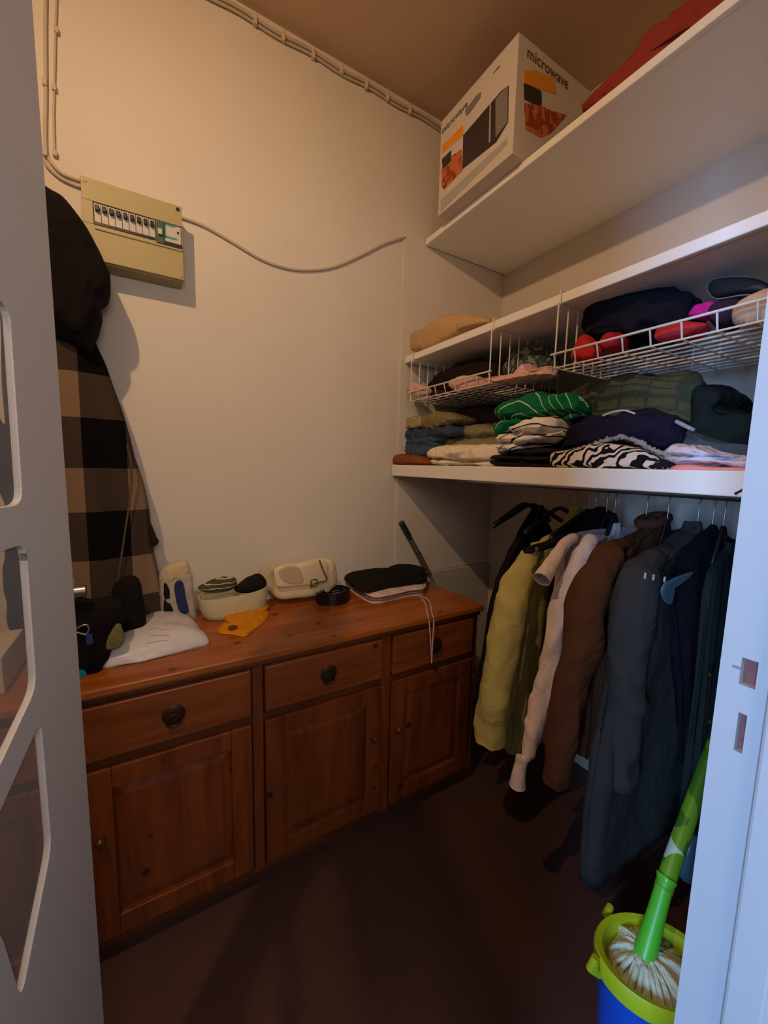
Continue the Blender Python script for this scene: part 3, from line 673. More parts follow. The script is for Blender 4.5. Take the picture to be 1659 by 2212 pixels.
item('t_shirt', 'white top with dark stripes folded under the green striped sweater', 'shirt', [(1080, 972), (1082, 950), (1095, 935), (1125, 918), (1160, 905), (1200, 902), (1206, 935), (1190, 955), (1150, 968), (1115, 976), (1092, 982)], 1.13, .06, .15, mat_arch('white_dark_stripe', (242, 234, 228), (64, 50, 60), .030, .17, 2.5, .38, .1, .02, .02), None, .008, 20, grooves=(.30, .62))
item('trousers', 'flat black trousers between the white T-shirt and the zebra print', 'trousers', [(1066, 1004), (1070, 985), (1100, 976), (1150, 970), (1200, 968), (1225, 985), (1222, 1012), (1140, 1010)], 1.13, .06, .18, cl((34, 28, 36)), ZS, .004, 18, grooves=(.35, .68))
item('jacket', 'big olive padded jacket heaped at the middle of the lower shelf', 'jacket', [(1200, 940), (1205, 910), (1235, 870), (1280, 835), (1330, 818), (1400, 808), (1460, 812), (1510, 820), (1520, 880), (1515, 940), (1450, 955), (1300, 960), (1220, 960)], 1.36, .11, .16, cl((84, 82, 58)), None, .018, 10)
item('jacket', 'dark teal padded jacket at the right end of the lower shelf', 'jacket', [(1505, 985), (1505, 900), (1515, 840), (1545, 832), (1575, 838), (1592, 855), (1588, 872), (1578, 882), (1598, 892), (1610, 902), (1660, 905), (1660, 985)], 1.32, .10, .14, cl((26, 36, 36)), None, .006, 10)
t = thing('sweater', 'navy blue sweater with a pale edge over the zebra print', 'sweater', tuple(on(1350, 940, 0, 1.2)))
puff('folded_body', [(1205, 975), (1215, 945), (1250, 915), (1300, 898), (1360, 890), (1420, 895), (1470, 905), (1495, 930), (1480, 965), (1440, 975), (1350, 962), (1260, 975)], 0, 1.22, .07, .14, cl((30, 27, 50)), t, amp=.014, sc=14)
tube('white_piping', [on(u, v, 0, 1.165) for u, v in ((1302, 898), (1325, 890), (1350, 887), (1372, 894))], .003, cl((200, 196, 190)), t, smooth=20)
tube('white_trim', [on(u, v, 0, 1.165) for u, v in ((1460, 910), (1480, 920), (1500, 930))], .005, cl((150, 160, 165)), t, smooth=12)
def zebra():
    t = thing('blouse', 'black and white zebra-print blouse with frayed grey trim at the front', 'blouse', tuple(on(1300, 1000, 0, 1.13)))
    mz = mat_bands('zebra_print', (222, 210, 196), (22, 20, 26), 17, .5, 'DIAGONAL', 9, 1.6)
    puff('folded_body', [(1195, 995), (1200, 980), (1230, 972), (1270, 965), (1320, 958), (1370, 965), (1410, 975), (1430, 992), (1432, 1014), (1350, 1016), (1260, 1012), (1205, 1008)], 0, 1.13, .06, .16, mz, t, rest=ZS, amp=.005, sc=16)
    P_ = [on(u, v, 0, 1.115) for u, v in ((1240, 972), (1280, 962), (1320, 948), (1345, 945), (1380, 955), (1410, 972), (1445, 986), (1460, 990))]
    q = tube('frayed_trim', P_, .007, cl((150, 152, 150)), t, n=10, smooth=70); rough_up(q, .007, 160, 2)
zebra()
item('scarf', 'small black and white printed scarf beside the zebra-print blouse', 'scarf', [(1420, 1016), (1422, 1000), (1440, 990), (1465, 998), (1468, 1018)], 1.13, .04, .1, mat_spots('black_white_spots', (24, 22, 28), (200, 196, 196), 60, .6), ZS, .003)
item('t_shirt', 'pale lilac-white folded top above the pink one at the right', 'shirt', [(1448, 1000), (1450, 978), (1465, 962), (1500, 960), (1530, 968), (1570, 980), (1620, 990), (1660, 995), (1660, 1012), (1560, 1008), (1500, 1005)], 1.15, .06, .14, cl((214, 204, 214)), None, .007, 20, grooves=(.45,))
item('t_shirt', 'salmon pink top folded flat at the right end of the lower shelf', 'shirt', [(1460, 1019), (1464, 1006), (1500, 1003), (1560, 1008), (1660, 1012), (1660, 1030), (1560, 1026)], 1.13, .06, .18, cl((236, 150, 146), wr=.2), ZS, .001, 10)
item('sweater', 'slate grey sweater under the dark teal jacket at the right', 'sweater', [(1470, 985), (1480, 945), (1495, 928), (1540, 945), (1600, 960), (1660, 965), (1660, 995), (1560, 985)], 1.25, .06, .12, cl((70, 82, 88)), None, .004, 12)

# ------------------------------------------------------------ rail, hangers, hanging clothes
RX, RZ = 1.38, 1.362
o = tube('clothes_rail', [(RX, YF, RZ), (RX, YB - .013, RZ)], .012, M_steel); tag(o, 'steel clothes rail fixed under the lower shelf', 'rail')
def hanger_proto(k=1.0, dz=1.0):
    t = thing('coat_hanger', 'h', 'hanger', (RX, 1.2, RZ - .085), group=None)
    z = RZ - .085
    pts = [(RX, 1.2, z), (RX, 1.2, z + .045)] + [(RX + .017 * sin(g) , 1.2, RZ + .0 - .0165 * cos(g)) for g in [0.05 + q * .44 for q in range(11)]]
    tube('hook', pts, .0018, M_steel, t, n=8)
    arm = [(-.205, 0, -.088), (-.19, 0, -.076), (-.12, 0, -.045), (-.05, 0, -.014), (-.015, 0, -.002), (.015, 0, -.002), (.05, 0, -.014), (.12, 0, -.045), (.19, 0, -.076), (.205, 0, -.088)]
    tube('shoulder_bar', [(RX + a * k, 1.2, z + c * dz) for a, b, c in arm], [q * (1 if k > .9 else .7) for q in (.007, .010, .010, .009, .008, .008, .009, .010, .010, .007)], M_blackp, t, n=10, smooth=30)
    return t
HP = hanger_proto(); HN = hanger_proto(.24, 1.2)
used = []
def place_hanger(y, label, rz=0, dx=0, group=None, narrow=False):
    HP = HN if narrow else globals()['HP']
    if HP not in used: used.append(HP); t = HP
    else:
        t = HP.copy(); C.objects.link(t)
        for ch in [q for q in HP.children if q.name.split('.')[0] in ('hook', 'shoulder_bar')]: c = ch.copy(); C.objects.link(c); c.parent = t
    t.location = (RX + dx, y, RZ - .085); t.rotation_euler = (0, 0, rz); t['label'] = label
    if group: t['group'] = group
    return t
hang_kids = []
def hy(u, v=1085): return on(u, v, 0, RX).y
def garment(name, label, cat, y, left, zhem, m, th=.032, folds=7, fa=.010, seed=1, sleeve=None, sleeve_m=None, sleeve_r=.045, collar=None, both=True, neck=.035, extra=0, ztop=None, twist=0, rw=None, lean=0):
    """left: pixel outline of the shoulder and flank facing the room, top to bottom"""
    pts = [on(u, v, 1, y) for u, v in left]
    Z = [p.z for p in pts]; Hh = [max(.012, RX - p.x) for p in pts]
    ztop = ztop or Z[0]
    t = thing(name, label, cat, (RX, y, zhem))
    def hw(z):
        if z >= Z[0]: return Hh[0]
        for i in range(len(Z) - 1):
            if Z[i] >= z >= Z[i + 1]:
                k = (Z[i] - z) / max(1e-6, Z[i] - Z[i + 1]); return Hh[i] + (Hh[i + 1] - Hh[i]) * k
        return Hh[-1]
    rings = []; n = 88; R = 46
    for i in range(R):
        q = i / (R - 1); z = ztop + (zhem - ztop) * (q ** 1.25)
        h = hw(z); hr = min(h, rw) if rw else h; T = th * (.45 + .55 * min(1, q * 4)) ; ring = []
        for k in range(n):
            a = 2 * pi * k / n; ca, sa = cos(a), sin(a)
            sx = abs(ca) ** .75 * (1 if ca > 0 else -1); sy = abs(sa) ** .6 * (1 if sa > 0 else -1)
            f = fa * min(1, q * 2.2) * (sin(folds * a + seed + 1.5 * q) + .5 * sin((folds * 2 + 1) * a + seed * 2 - q))
            x = RX + sx * ((h if ca < 0 else hr) + f * .25); yy = y + sy * T + f * (1 if sa > 0 else -1) * .9 + lean * q
            ring.append((x, yy, z + (.006 * sin(3 * a + seed) if i == R - 1 else 0)))
        rings.append(ring)
    b = loft('body', rings, m, t); rough_up(b, .008, 11, seed, (1, 1, .22))
    if sleeve:
        pp, rr = sleeve
        P_ = [on(u, v, 1, y - dy) for u, v, dy in pp]
        s = tube('sleeve', P_, rr, sleeve_m or m, t, n=28, smooth=56); rough_up(s, .011, 16, seed + 3, (1, 1, .45))
        if both:
            Q = [Vector((2 * RX - p.x, p.y + .01, p.z)) for p in P_]
            Q = [Vector((min(q.x, XR - .06), q.y, q.z)) for q in Q]
            s = tube('sleeve', Q, rr, sleeve_m or m, t, n=20, smooth=40); rough_up(s, .006, 14, seed + 5, (1, 1, .4))
    if collar:
        mm, hgt, rad = collar
        P_ = [Vector((RX + rad * 1.25 * cos(g), y + rad * .55 * sin(g), ztop - .012 + .01 * cos(g))) for g in [2 * pi * q / 28 for q in range(29)]]
        tube('collar', P_, hgt, mm, t, n=10)
    return t
K1 = cl((26, 22, 30)); 
garment('skirt', 'dark patterned garment with pale specks at the far end of the rail', 'skirt', hy(1140) + .06, [(1120, 1180), (1085, 1225), (1062, 1290), (1048, 1400), (1036, 1500), (1028, 1600), (1020, 1690)], .20, mat_spots('black_speckle_print', (26, 26, 32), (120, 120, 124), 70, .66), th=.022, seed=4)
garment('coat', 'black long coat at the far end of the rail beside the sideboard', 'coat', hy(1160), [(1168, 1092), (1140, 1120), (1118, 1160), (1102, 1190), (1085, 1225), (1070, 1262), (1060, 1330), (1050, 1430), (1048, 1500), (1040, 1640)], .27, K1, th=.026, seed=2)
yg = hy(1247)
MG = cl((190, 178, 108), 'yellow_green_wool', wr=.25)
t = garment('cardigan', 'pale yellow-green long cardigan with a pocket on the clothes rail', 'cardigan', yg, [(1243, 1090), (1222, 1128), (1190, 1158), (1160, 1176), (1142, 1192), (1132, 1215), (1128, 1300), (1120, 1400), (1110, 1500), (1098, 1600)], on(1100, 1625, 1, yg).z, MG, th=.030, seed=5, fa=.006, sleeve=([(1182, 1172, 0), (1150, 1196, 0), (1124, 1250, .0), (1100, 1330, .0), (1082, 1430, .0), (1068, 1520, .0), (1058, 1600, .0)], [.012, .034, .050, .054, .056, .058, .056]))
tube('pocket_edge', [on(u, v, 1, yg - .05) for u, v in ((1142, 1350), (1134, 1400), (1124, 1470))], .0035, cl((130, 122, 70)), t, smooth=16)
garment('waistcoat', 'narrow black waistcoat hanging between the cardigan and the white blouse', 'waistcoat', hy(1275), [(1275, 1100), (1240, 1125), (1215, 1150), (1200, 1175), (1192, 1220), (1188, 1300), (1184, 1400)], on(1190, 1420, 1, hy(1275)).z, K1, th=.022, seed=7)
def trouser_hanger():
    y = hy(1262) - .02
    t = place_hanger(y, 'black plastic trouser hanger in front of the yellow-green cardigan'); t.scale = (1, 1, 1)
    # a lower bar with clips
    tube('clip_bar', [on(u, v, 1, y - .02) for u, v in ((1134, 1191), (1150, 1186), (1180, 1178), (1215, 1162), (1250, 1140), (1272, 1118))], [.008, .013, .014, .014, .013, .010], M_blackp, t, n=12, smooth=24)
    for u in (1152, 1190):
        p = on(u, 1188, 1, y - .02); boxc = box('clip', p.x - .006, p.x + .006, p.y - .016, p.y + .014, p.z - .016, p.z + .012, M_steel, t, bv=.002)
trouser_hanger()
y_ = hy(1300)
garment('shirt', 'black shirt filling the rail between the cardigan and the brown jacket', 'shirt', y_, [(1305, 1098), (1275, 1112), (1262, 1135), (1256, 1180), (1250, 1250), (1240, 1400), (1230, 1600)], .45, K1, th=.026, seed=9)
MW = cl((226, 208, 204), 'white_cotton', wr=.3)
yw = hy(1318)
t = garment('blouse', 'white blouse with a short flared sleeve on the clothes rail', 'blouse', yw, [(1268, 1148), (1240, 1152), (1222, 1165), (1212, 1185), (1208, 1220), (1198, 1300), (1180, 1400), (1166, 1500)], on(1160, 1560, 1, yw).z, MW, th=.016, seed=3, fa=.009, ztop=on(1262, 1146, 1, yw).z)
# short sleeve opened towards the room
sp = [on(1222, 1172, 1, yw - .02), on(1200, 1205, 1, yw - .03), on(1182, 1232, 1, yw - .035), on(1170, 1252, 1, yw - .04)]
cen = catmull([on(1244, 1160, 1, yw - .01)] + sp, 14, False)
V, Fc = tubedata(cen, [.014 + .0011 * i for i in range(14)], 28); Fc = Fc[:-2]
o = mk('flared_sleeve', V, Fc, MW, t); rough_up(o, .004, 30, 2); sm = o.modifiers.new('thickness', 'SOLIDIFY'); sm.thickness = .002
yw2 = hy(1335)
t = garment('shirt', 'white long-sleeved shirt whose cuff hangs lowest beside the brown jacket', 'shirt', yw2, [(1395, 1128), (1365, 1138), (1320, 1155), (1290, 1170), (1278, 1200), (1270, 1300), (1262, 1400)], on(1262, 1500, 1, yw2).z, MW, th=.014, seed=6, ztop=on(1395, 1124, 1, yw2).z,
    sleeve=([(1300, 1160, .02), (1272, 1176, .03), (1242, 1240, .035), (1215, 1340, .035), (1192, 1440, .035), (1165, 1540, .035), (1142, 1610, .035), (1128, 1640, .035)], [.010, .026, .038, .040, .038, .034, .028, .019]), both=False)
tube('cuff', [on(u, v, 1, yw2 - .035) for u, v in ((1128, 1636), (1124, 1655), (1120, 1675), (1118, 1697))], [.018, .018, .020, .024], MW, t, n=18, smooth=12)
MB = cl((86, 50, 28), 'brown_suede', wr=.5, scale=6)
yb_ = hy(1408) - .01
garment('jacket', 'brown suede jacket on the clothes rail', 'jacket', yb_, [(1465, 1112), (1420, 1128), (1375, 1150), (1340, 1170), (1310, 1195), (1296, 1225), (1288, 1300), (1280, 1400), (1270, 1500), (1262, 1600)], on(1262, 1640, 1, yb_).z, MB, th=.032, seed=11, fa=.008, ztop=on(1450, 1112, 1, yb_).z, collar=(cl((88, 52, 44)), .016, .05),
    sleeve=([(1360, 1168, .0), (1318, 1196, .01), (1284, 1260, .02), (1258, 1370, .025), (1240, 1450, .025), (1222, 1540, .025), (1208, 1620, .025), (1200, 1685, .025)], [.014, .034, .048, .050, .047, .044, .040, .037]))
MGy = cl((54, 53, 52), 'slate_grey_wool', wr=.35, scale=5)
ygy = hy(1500)
garment('coat', 'long slate-grey wool coat, widest garment on the rail', 'coat', ygy, [(1540, 1122), (1500, 1140), (1455, 1170), (1415, 1200), (1388, 1225), (1370, 1260), (1350, 1330), (1330, 1420), (1308, 1520), (1284, 1640), (1268, 1750), (1262, 1850)], on(1300, 1868, 1, ygy).z, MGy, th=.046, seed=13, fa=.005, folds=5, ztop=on(1530, 1122, 1, ygy).z,
    sleeve=([(1440, 1190, .0), (1405, 1220, .01), (1374, 1280, .02), (1356, 1400, .02), (1348, 1500, .02), (1340, 1600, .02), (1334, 1680, .02)], [.014, .036, .050, .050, .048, .046, .042]))
MN = cl((20, 20, 28), 'black_suiting', wr=.25)
yn = hy(1545)
t = garment('jacket', 'black jacket with a light blue lining strap, near the door frame', 'jacket', yn, [(1560, 1130), (1520, 1155), (1485, 1180), (1450, 1205), (1432, 1228), (1440, 1280), (1452, 1380), (1462, 1500), (1468, 1620)], on(1468, 1640, 1, yn).z, MN, th=.018, seed=15, fa=.006, ztop=on(1560, 1132, 1, yn).z)
puff('blue_strap', [(1497, 1236), (1470, 1243), (1450, 1252), (1434, 1262), (1428, 1280), (1436, 1300), (1448, 1305), (1450, 1285), (1456, 1268), (1476, 1255)], 1, yn - .047, .004, .004, mat_plain('light_blue_satin', (64, 98, 116), .5), t, amp=0, e=.25)
for u in (1392, 1410, 1434):
    p = on(u, 1243 + (u - 1392) * .2, 1, yn - .03); box('cuff_button', p.x - .003, p.x + .003, p.y - .004, p.y, p.z - .007, p.z + .007, M_greyp, t, bv=.001)
MT = cl((36, 44, 46), 'dark_teal_wool', wr=.3, scale=5)
yt = hy(1578) - .01
t = garment('coat', 'dark teal coat with a round button, nearest the door frame', 'coat', yt, [(1610, 1165), (1580, 1185), (1552, 1205), (1534, 1235), (1524, 1300), (1512, 1420), (1500, 1540), (1486, 1680), (1475, 1800)], on(1475, 1840, 1, yt).z, MT, th=.022, seed=17, fa=.006, ztop=on(1605, 1165, 1, yt).z)
for v in (1458, 1560):
    p = on(1532, v, 1, yt - .045); tube('coat_button', [p, p + Vector((0, -.006, 0))], .010, M_blackp, t, n=16)
# hangers
hl = [(1133, 'bare black hanger furthest from the door, tips showing left of the black coat', .10), (1148, 'second bare black hanger from the back wall', -.08), (1174, 'hanger inside the black long coat', 0), (1210, 'dark green-black hanger left of the yellow-green cardigan', .05),
      (1247, 'hanger inside the yellow-green cardigan', 0), (1293, 'hanger inside the black shirt', 0), (1317, 'hanger inside the white blouse', .03), (1335, 'hanger inside the white long-sleeved shirt', 0),
      (1405, 'hanger inside the brown suede jacket', -.04), (1452, 'hanger between the brown jacket and the grey coat, half inside the coat', .06), (1519, 'hanger inside the slate-grey coat', 0), (1552, 'hanger inside the black jacket with blue strap', 0), (1577, 'hanger inside the dark teal coat', .02)]
for u, l, rz in hl: place_hanger(hy(u) + (.0 if 'bare' in l or 'green-black' in l else .008), l, rz, narrow='inside' in l)

# ------------------------------------------------------------ coat and hooded jacket on the back wall, left
def plaid_coat():
    y = 1.60
    t = thing('plaid_coat', 'long brown, beige and black block-plaid coat hanging above the sideboard', 'coat', (-.2, y, .85))
    mp = mat_plaid('block_plaid_wool')
    R_ = [(196, 700), (208, 740), (226, 785), (243, 830), (262, 880), (278, 935), (290, 990), (305, 1035), (318, 1080), (324, 1120), (330, 1170), (340, 1220), (350, 1270), (358, 1330)]
    P_ = catmull([on(u, v, 1, y) for u, v in R_], 44, False)
    rings = []; n = 80
    for i, p in enumerate(P_):
        q = i / 43; xl = -.36 - .02 * q; c = (p.x + xl) / 2; h = (p.x - xl) / 2; T = .05 + .03 * q; ring = []
        for k in range(n):
            a = 2 * pi * k / n; f = .010 * q * (sin(6 * a + 1) + .6 * sin(11 * a + 2 * q)); ca, sa = cos(a), sin(a)
            ring.append((c + h * (abs(ca) ** .8) * (1 if ca > 0 else -1), 1.612 + sa * T + f, p.z))
        rings.append(ring)
    b = loft('coat_body', rings, mp, t); rough_up(b, .006, 6, 3, (1, 1, .4))
    # front opening edge, lighter
    tube('front_edge_fold', [on(u, v, 1, 1.535) for u, v in ((274, 960), (284, 1010), (280, 1080), (270, 1150), (258, 1230), (246, 1310))], [.002, .0028, .003, .003, .0028, .002], cl((96, 80, 66)), t, smooth=40)
    puff('dark_belt_end', [(322, 1125), (330, 1140), (338, 1160), (343, 1170), (334, 1180), (324, 1170), (320, 1150)], 1, 1.59, .012, .012, cl((50, 30, 26)), t, amp=.001)
    tube('hanging_loop', [(-.2, 1.55, 1.95), (-.2, 1.62, 2.02), (-.2, YB - .01, 2.04)], .004, M_blackp, t)
plaid_coat()
M_blk = cl((24, 19, 20), 'black_padded_cloth', wr=.7, scale=5)
o = puff('hooded_jacket', [(40, 470), (60, 420), (92, 408), (118, 420), (142, 436), (165, 464), (188, 498), (210, 540), (232, 585), (244, 630), (240, 652), (222, 668), (224, 690), (216, 712), (204, 738), (190, 765), (160, 750), (120, 735), (90, 700), (50, 690), (35, 600)], 1, 1.585, .11, .10, M_blk, amp=.008, sc=7)
tag(o, 'black padded hooded jacket bunched over the plaid coat beside the fuse box', 'jacket')
o = puff('scarf', [(250, 1262), (268, 1246), (292, 1245), (306, 1262), (310, 1300), (316, 1340), (312, 1362), (296, 1374), (276, 1372), (262, 1352), (246, 1320), (236, 1300)], 1, 1.45, .04, .05, M_blk, amp=.004, sc=12)
tag(o, 'black knitted scarf end hanging in front of the plaid coat', 'scarf')

# ------------------------------------------------------------ things on the sideboard
zt = ZD + .0006
def bag_black():
    t = thing('shoulder_bag', 'black shoulder bag slumped at the left of the sideboard top', 'bag', tuple(on(190, 1425, 1, 1.30)))
    puff('bag_body', [(100, 1430), (105, 1350), (130, 1292), (165, 1288), (200, 1296), (235, 1290), (262, 1300), (270, 1340), (252, 1380), (235, 1415), (215, 1440), (170, 1438)], 1, 1.34, .055, .06, M_blk, t, rest=zt, amp=.006, sc=9)
    tube('strap_ring', [on(u, v, 1, 1.275) for u, v in ((138, 1366), (158, 1362), (176, 1352), (188, 1350), (192, 1360), (186, 1370), (174, 1368), (158, 1364))], .0025, M_steel, t, smooth=24)
    box('blue_tag', *[c for c in (on(186, 1375, 1, 1.27).x, on(200, 1375, 1, 1.27).x, 1.268, 1.272, on(190, 1392, 1, 1.27).z, on(190, 1370, 1, 1.27).z)], mat_plain('blue_tag', (40, 60, 130), .5), t)
bag_black()
o = tube('torch', [on(128, 1284, 1, 1.28), on(186, 1276, 1, 1.28)], .016, M_steel, n=20); tag(o, 'short silver metal cylinder lying on the black bag', 'torch')
o = puff('cloth', [(225, 1385), (244, 1352), (256, 1346), (264, 1356), (268, 1378), (262, 1396), (240, 1404), (226, 1400)], 1, 1.30, .01, .02, cl((120, 116, 70)), rest=zt, amp=.002); tag(o, 'small olive-yellow cloth between the black bag and the white parcel', 'cloth')
def flatcloth(name, label, cat, px, z0, h, m, amp=.003, e=.5, sc=20, parent=None):
    P3 = catmull([on(u, v, 2, ZD) for u, v in px], 80); c = sum(P3, Vector()) / 80; rings = []
    for k in range(9):
        a = pi / 2 * k / 9; s = cos(a) ** e; rings.append([Vector((c.x + (p.x - c.x) * s, c.y + (p.y - c.y) * s, z0 + h * sin(a))) for p in P3])
    rings = [rings[0]] + rings
    rings[0] = [Vector((p.x * .98 + c.x * .02, p.y * .98 + c.y * .02, z0)) for p in rings[0]]
    o = loft(name, rings, m, parent); rough_up(o, amp, sc, random.random() * 5)
    for v in o.data.vertices:
        if v.co.z < (0 if not parent else z0 - wloc(parent).z): v.co.z = (0 if not parent else z0 - wloc(parent).z)
    if label: tag(o, label, cat)
    return o
flatcloth('cloth', 'bright blue cloth at the front left corner of the sideboard', 'cloth', [(110, 1470), (120, 1430), (150, 1425), (180, 1435), (200, 1446), (180, 1462), (150, 1474)], zt, .012, cl((20, 120, 170)))
def parcel():
    m = mat_plain('white_polythene', (206, 202, 208), .38, var=.02, bump=.3, scale=7)
    t = thing('mail_bag', 'white plastic mailing bag with faint print on the sideboard front', 'bag', tuple(on(330, 1400, 2, ZD)))
    P3 = catmull([on(u, v, 2, ZD) for u, v in [(218, 1442), (236, 1405), (262, 1370), (300, 1345), (345, 1332), (400, 1340), (432, 1366), (454, 1390), (420, 1402), (370, 1416), (310, 1432), (262, 1440)]], 96)
    c = sum(P3, Vector()) / 96; rings = []
    for k in range(13):
        a = pi / 2 * k / 13; s = cos(a) ** .62
        rings.append([Vector((c.x + (p.x - c.x) * s, c.y + (p.y - c.y) * s, zt + .062 * sin(a))) for i, p in enumerate(P3)])
    o = loft('bag_body', rings, m, t); rough_up(o, .006, 8, 2.2)
    for v in o.data.vertices: v.co.z = max(v.co.z, .0005)
    bvh = BVHTree.FromPolygons([v.co + Vector(t.location) for v in o.data.vertices], [tuple(p.vertices) for p in o.data.polygons])
    for line in ([(318, 1362), (335, 1357), (350, 1360), (368, 1361)], [(325, 1374), (345, 1373), (366, 1374)], [(316, 1390), (340, 1386), (362, 1383)]):
        Pp = []
        for u, v in line:
            q = on(u, v, 2, ZD); q0 = Vector((0, 0, EYE)); d = (q - q0).normalized(); h_ = bvh.ray_cast(q0, d)
            if h_[0]: Pp.append(h_[0])
        if len(Pp) > 1: tube('printed_line', Pp, .0012, mat_plain('grey_ink', (150, 148, 152), .6), t, n=6, smooth=14)
parcel()
def clear_bag():
    m, nt, b = base('clear_film', (214, 204, 186), .2); b.inputs['Alpha'].default_value = .55
    t = thing('plastic_pack', 'tall clear plastic pack with a navy item, behind the white mailing bag', 'packet', tuple(on(390, 1345, 2, ZD)))
    puff('film_wrap', [(352, 1335), (345, 1290), (342, 1250), (352, 1225), (375, 1215), (402, 1212), (414, 1235), (420, 1280), (425, 1340), (400, 1346)], 1, 1.585, .035, .035, m, t, rest=zt, amp=.004, sc=16, e=.4)
    puff('navy_contents', [(378, 1262), (386, 1254), (396, 1262), (404, 1300), (408, 1322), (396, 1326), (384, 1312), (378, 1285)], 1, 1.542, .008, .012, cl((46, 54, 92)), t, amp=.002)
    puff('black_contents', [(356, 1330), (352, 1290), (354, 1256), (366, 1262), (370, 1300), (376, 1332)], 1, 1.56, .012, .02, cl((26, 26, 34)), t, amp=.002)
    puff('cream_contents', [(350, 1245), (360, 1224), (380, 1216), (404, 1216), (408, 1240), (400, 1262), (380, 1250), (362, 1258)], 1, 1.56, .012, .012, cl((206, 186, 140)), t, amp=.003)
clear_bag()
def left_things():
    bx = tag(box('shoe_box', -.62, -.335, 1.27, 1.47, zt, zt + .095, mat_plain('beige_card', (196, 182, 160), .7), bv=.003), 'pale beige cardboard box at the left end of the sideboard', 'box')
    o = puff('jacket', [(-10, 900), (10, 915), (30, 905), (60, 950), (80, 1100), (85, 1290), (60, 1350), (40, 1368), (20, 1350), (15, 1250), (22, 1120), (0, 1000)], 1, 1.56, .06, .05, M_blk, amp=.006, sc=9); tag(o, 'black garment hanging left of the plaid coat, seen through the glazed door', 'jacket')
left_things()
def cream_basket():
    t = thing('storage_basket', 'cream soft storage basket holding dark cloth on the sideboard', 'basket', tuple(on(495, 1320, 2, ZD)))
    m = cl((206, 196, 160), 'cream_rope', wr=.15); cc = Vector((.262, 1.575, 0)); rx, ry = .128, .075
    rings = []
    for zz, s in ((0, .80), (.004, .86), (.02, .92), (.05, .98), (.085, 1.0), (.092, 1.0), (.092, .96), (.085, .95), (.03, .9), (.012, .8)):
        rings.append([Vector((cc.x + rx * s * (abs(cos(a)) ** .75) * (1 if cos(a) > 0 else -1), cc.y + ry * s * (abs(sin(a)) ** .75) * (1 if sin(a) > 0 else -1) , zt + zz * (1 + .12 * cos(a)))) for a in [2 * pi * k / 64 for k in range(64)]])
    loft('basket_wall', rings, m, t, sharp=60)
    o = puff('folded_cloth', [(428, 1272), (440, 1262), (470, 1250), (505, 1246), (512, 1262), (490, 1276), (450, 1280)], 1, 1.57, .03, .03, mat_bands('olive_white_cloth', (74, 74, 50), (180, 180, 160), 20, .12, 'Z', 2), None, amp=.002); tag(o, 'olive cloth with a white edge in the cream basket', 'cloth')
    o = puff('glove', [(505, 1272), (520, 1258), (545, 1244), (562, 1240), (574, 1252), (572, 1270), (545, 1278), (515, 1280)], 1, 1.56, .03, .03, cl((30, 30, 24)), None, amp=.004); tag(o, 'crumpled black glove at the right end of the cream basket', 'glove')
cream_basket()
def yellow():
    m = cl((206, 134, 26), 'mustard_cloth', wr=.3)
    t = thing('fabric_pouch', 'mustard yellow fabric pouch lying in front of the cream basket', 'pouch', tuple(on(525, 1340, 2, ZD)))
    flatcloth('lower_fold', None, None, [(470, 1368), (484, 1345), (510, 1325), (540, 1308), (568, 1312), (582, 1326), (570, 1345), (548, 1362), (530, 1376), (500, 1372)], zt, .016, m, parent=t, amp=.002)
    flatcloth('upper_flap', None, None, [(486, 1346), (505, 1322), (528, 1306), (552, 1298), (574, 1308), (580, 1320), (560, 1334), (535, 1350), (510, 1356)], zt + .014, .012, m, parent=t, amp=.002)
    p = on(506, 1354, 2, ZD + .017)
    puff('inner_opening', [(492, 1358), (500, 1351), (512, 1352), (514, 1360), (502, 1364)], 1, p.y - .010, .003, .004, cl((110, 62, 20)), t, amp=0)
yellow()
def handbag():
    t = thing('handbag', 'cream flap handbag with a chain strap against the back wall', 'handbag', tuple(on(655, 1285, 2, ZD)))
    mc = mat_plain('cream_leather', (226, 208, 166), .5, var=.03); md = mat_plain('beige_panel', (196, 170, 136), .6); mg = mat_plain('gold_green_chain', (120, 112, 60), .35, .7)
    puff('bag_body', [(592, 1288), (594, 1240), (606, 1222), (650, 1215), (712, 1205), (722, 1235), (720, 1262), (700, 1280), (640, 1290)], 1, 1.60, .045, .05, mc, t, e=.35, amp=.002, rest=zt)
    puff('front_flap', [(596, 1262), (594, 1228), (640, 1220), (700, 1210), (708, 1240), (704, 1258), (670, 1264), (620, 1268), (604, 1268)], 1, 1.552, .012, .02, mc, t, e=.3, amp=.001)
    puff('suede_panel', [(612, 1256), (604, 1230), (642, 1224), (656, 1256), (640, 1262)], 1, 1.541, .003, .004, md, t, e=.25, amp=0)
    puff('side_gusset', [(704, 1262), (698, 1210), (716, 1208), (724, 1232), (724, 1262), (712, 1270)], 1, 1.60, .03, .03, md, t, e=.4, amp=.001)
    tube('chain_strap', [on(u, v, 1, 1.535) for u, v in ((690, 1210), (698, 1232), (706, 1252), (690, 1258), (676, 1262), (672, 1270))], .003, mg, t, smooth=30)
    tube('clasp', [on(u, v, 1, 1.532) for u, v in ((672, 1254), (684, 1252), (686, 1264), (674, 1266), (672, 1254))], .0025, mg, t, smooth=20)
    o = puff('scarf', [(560, 1240), (575, 1222), (598, 1218), (604, 1232), (592, 1252), (600, 1270), (590, 1288), (572, 1270)], 1, 1.64, .02, .02, cl((190, 178, 150)), amp=.005, sc=20); tag(o, 'crumpled pale beige scarf left of the cream handbag', 'scarf')
handbag()
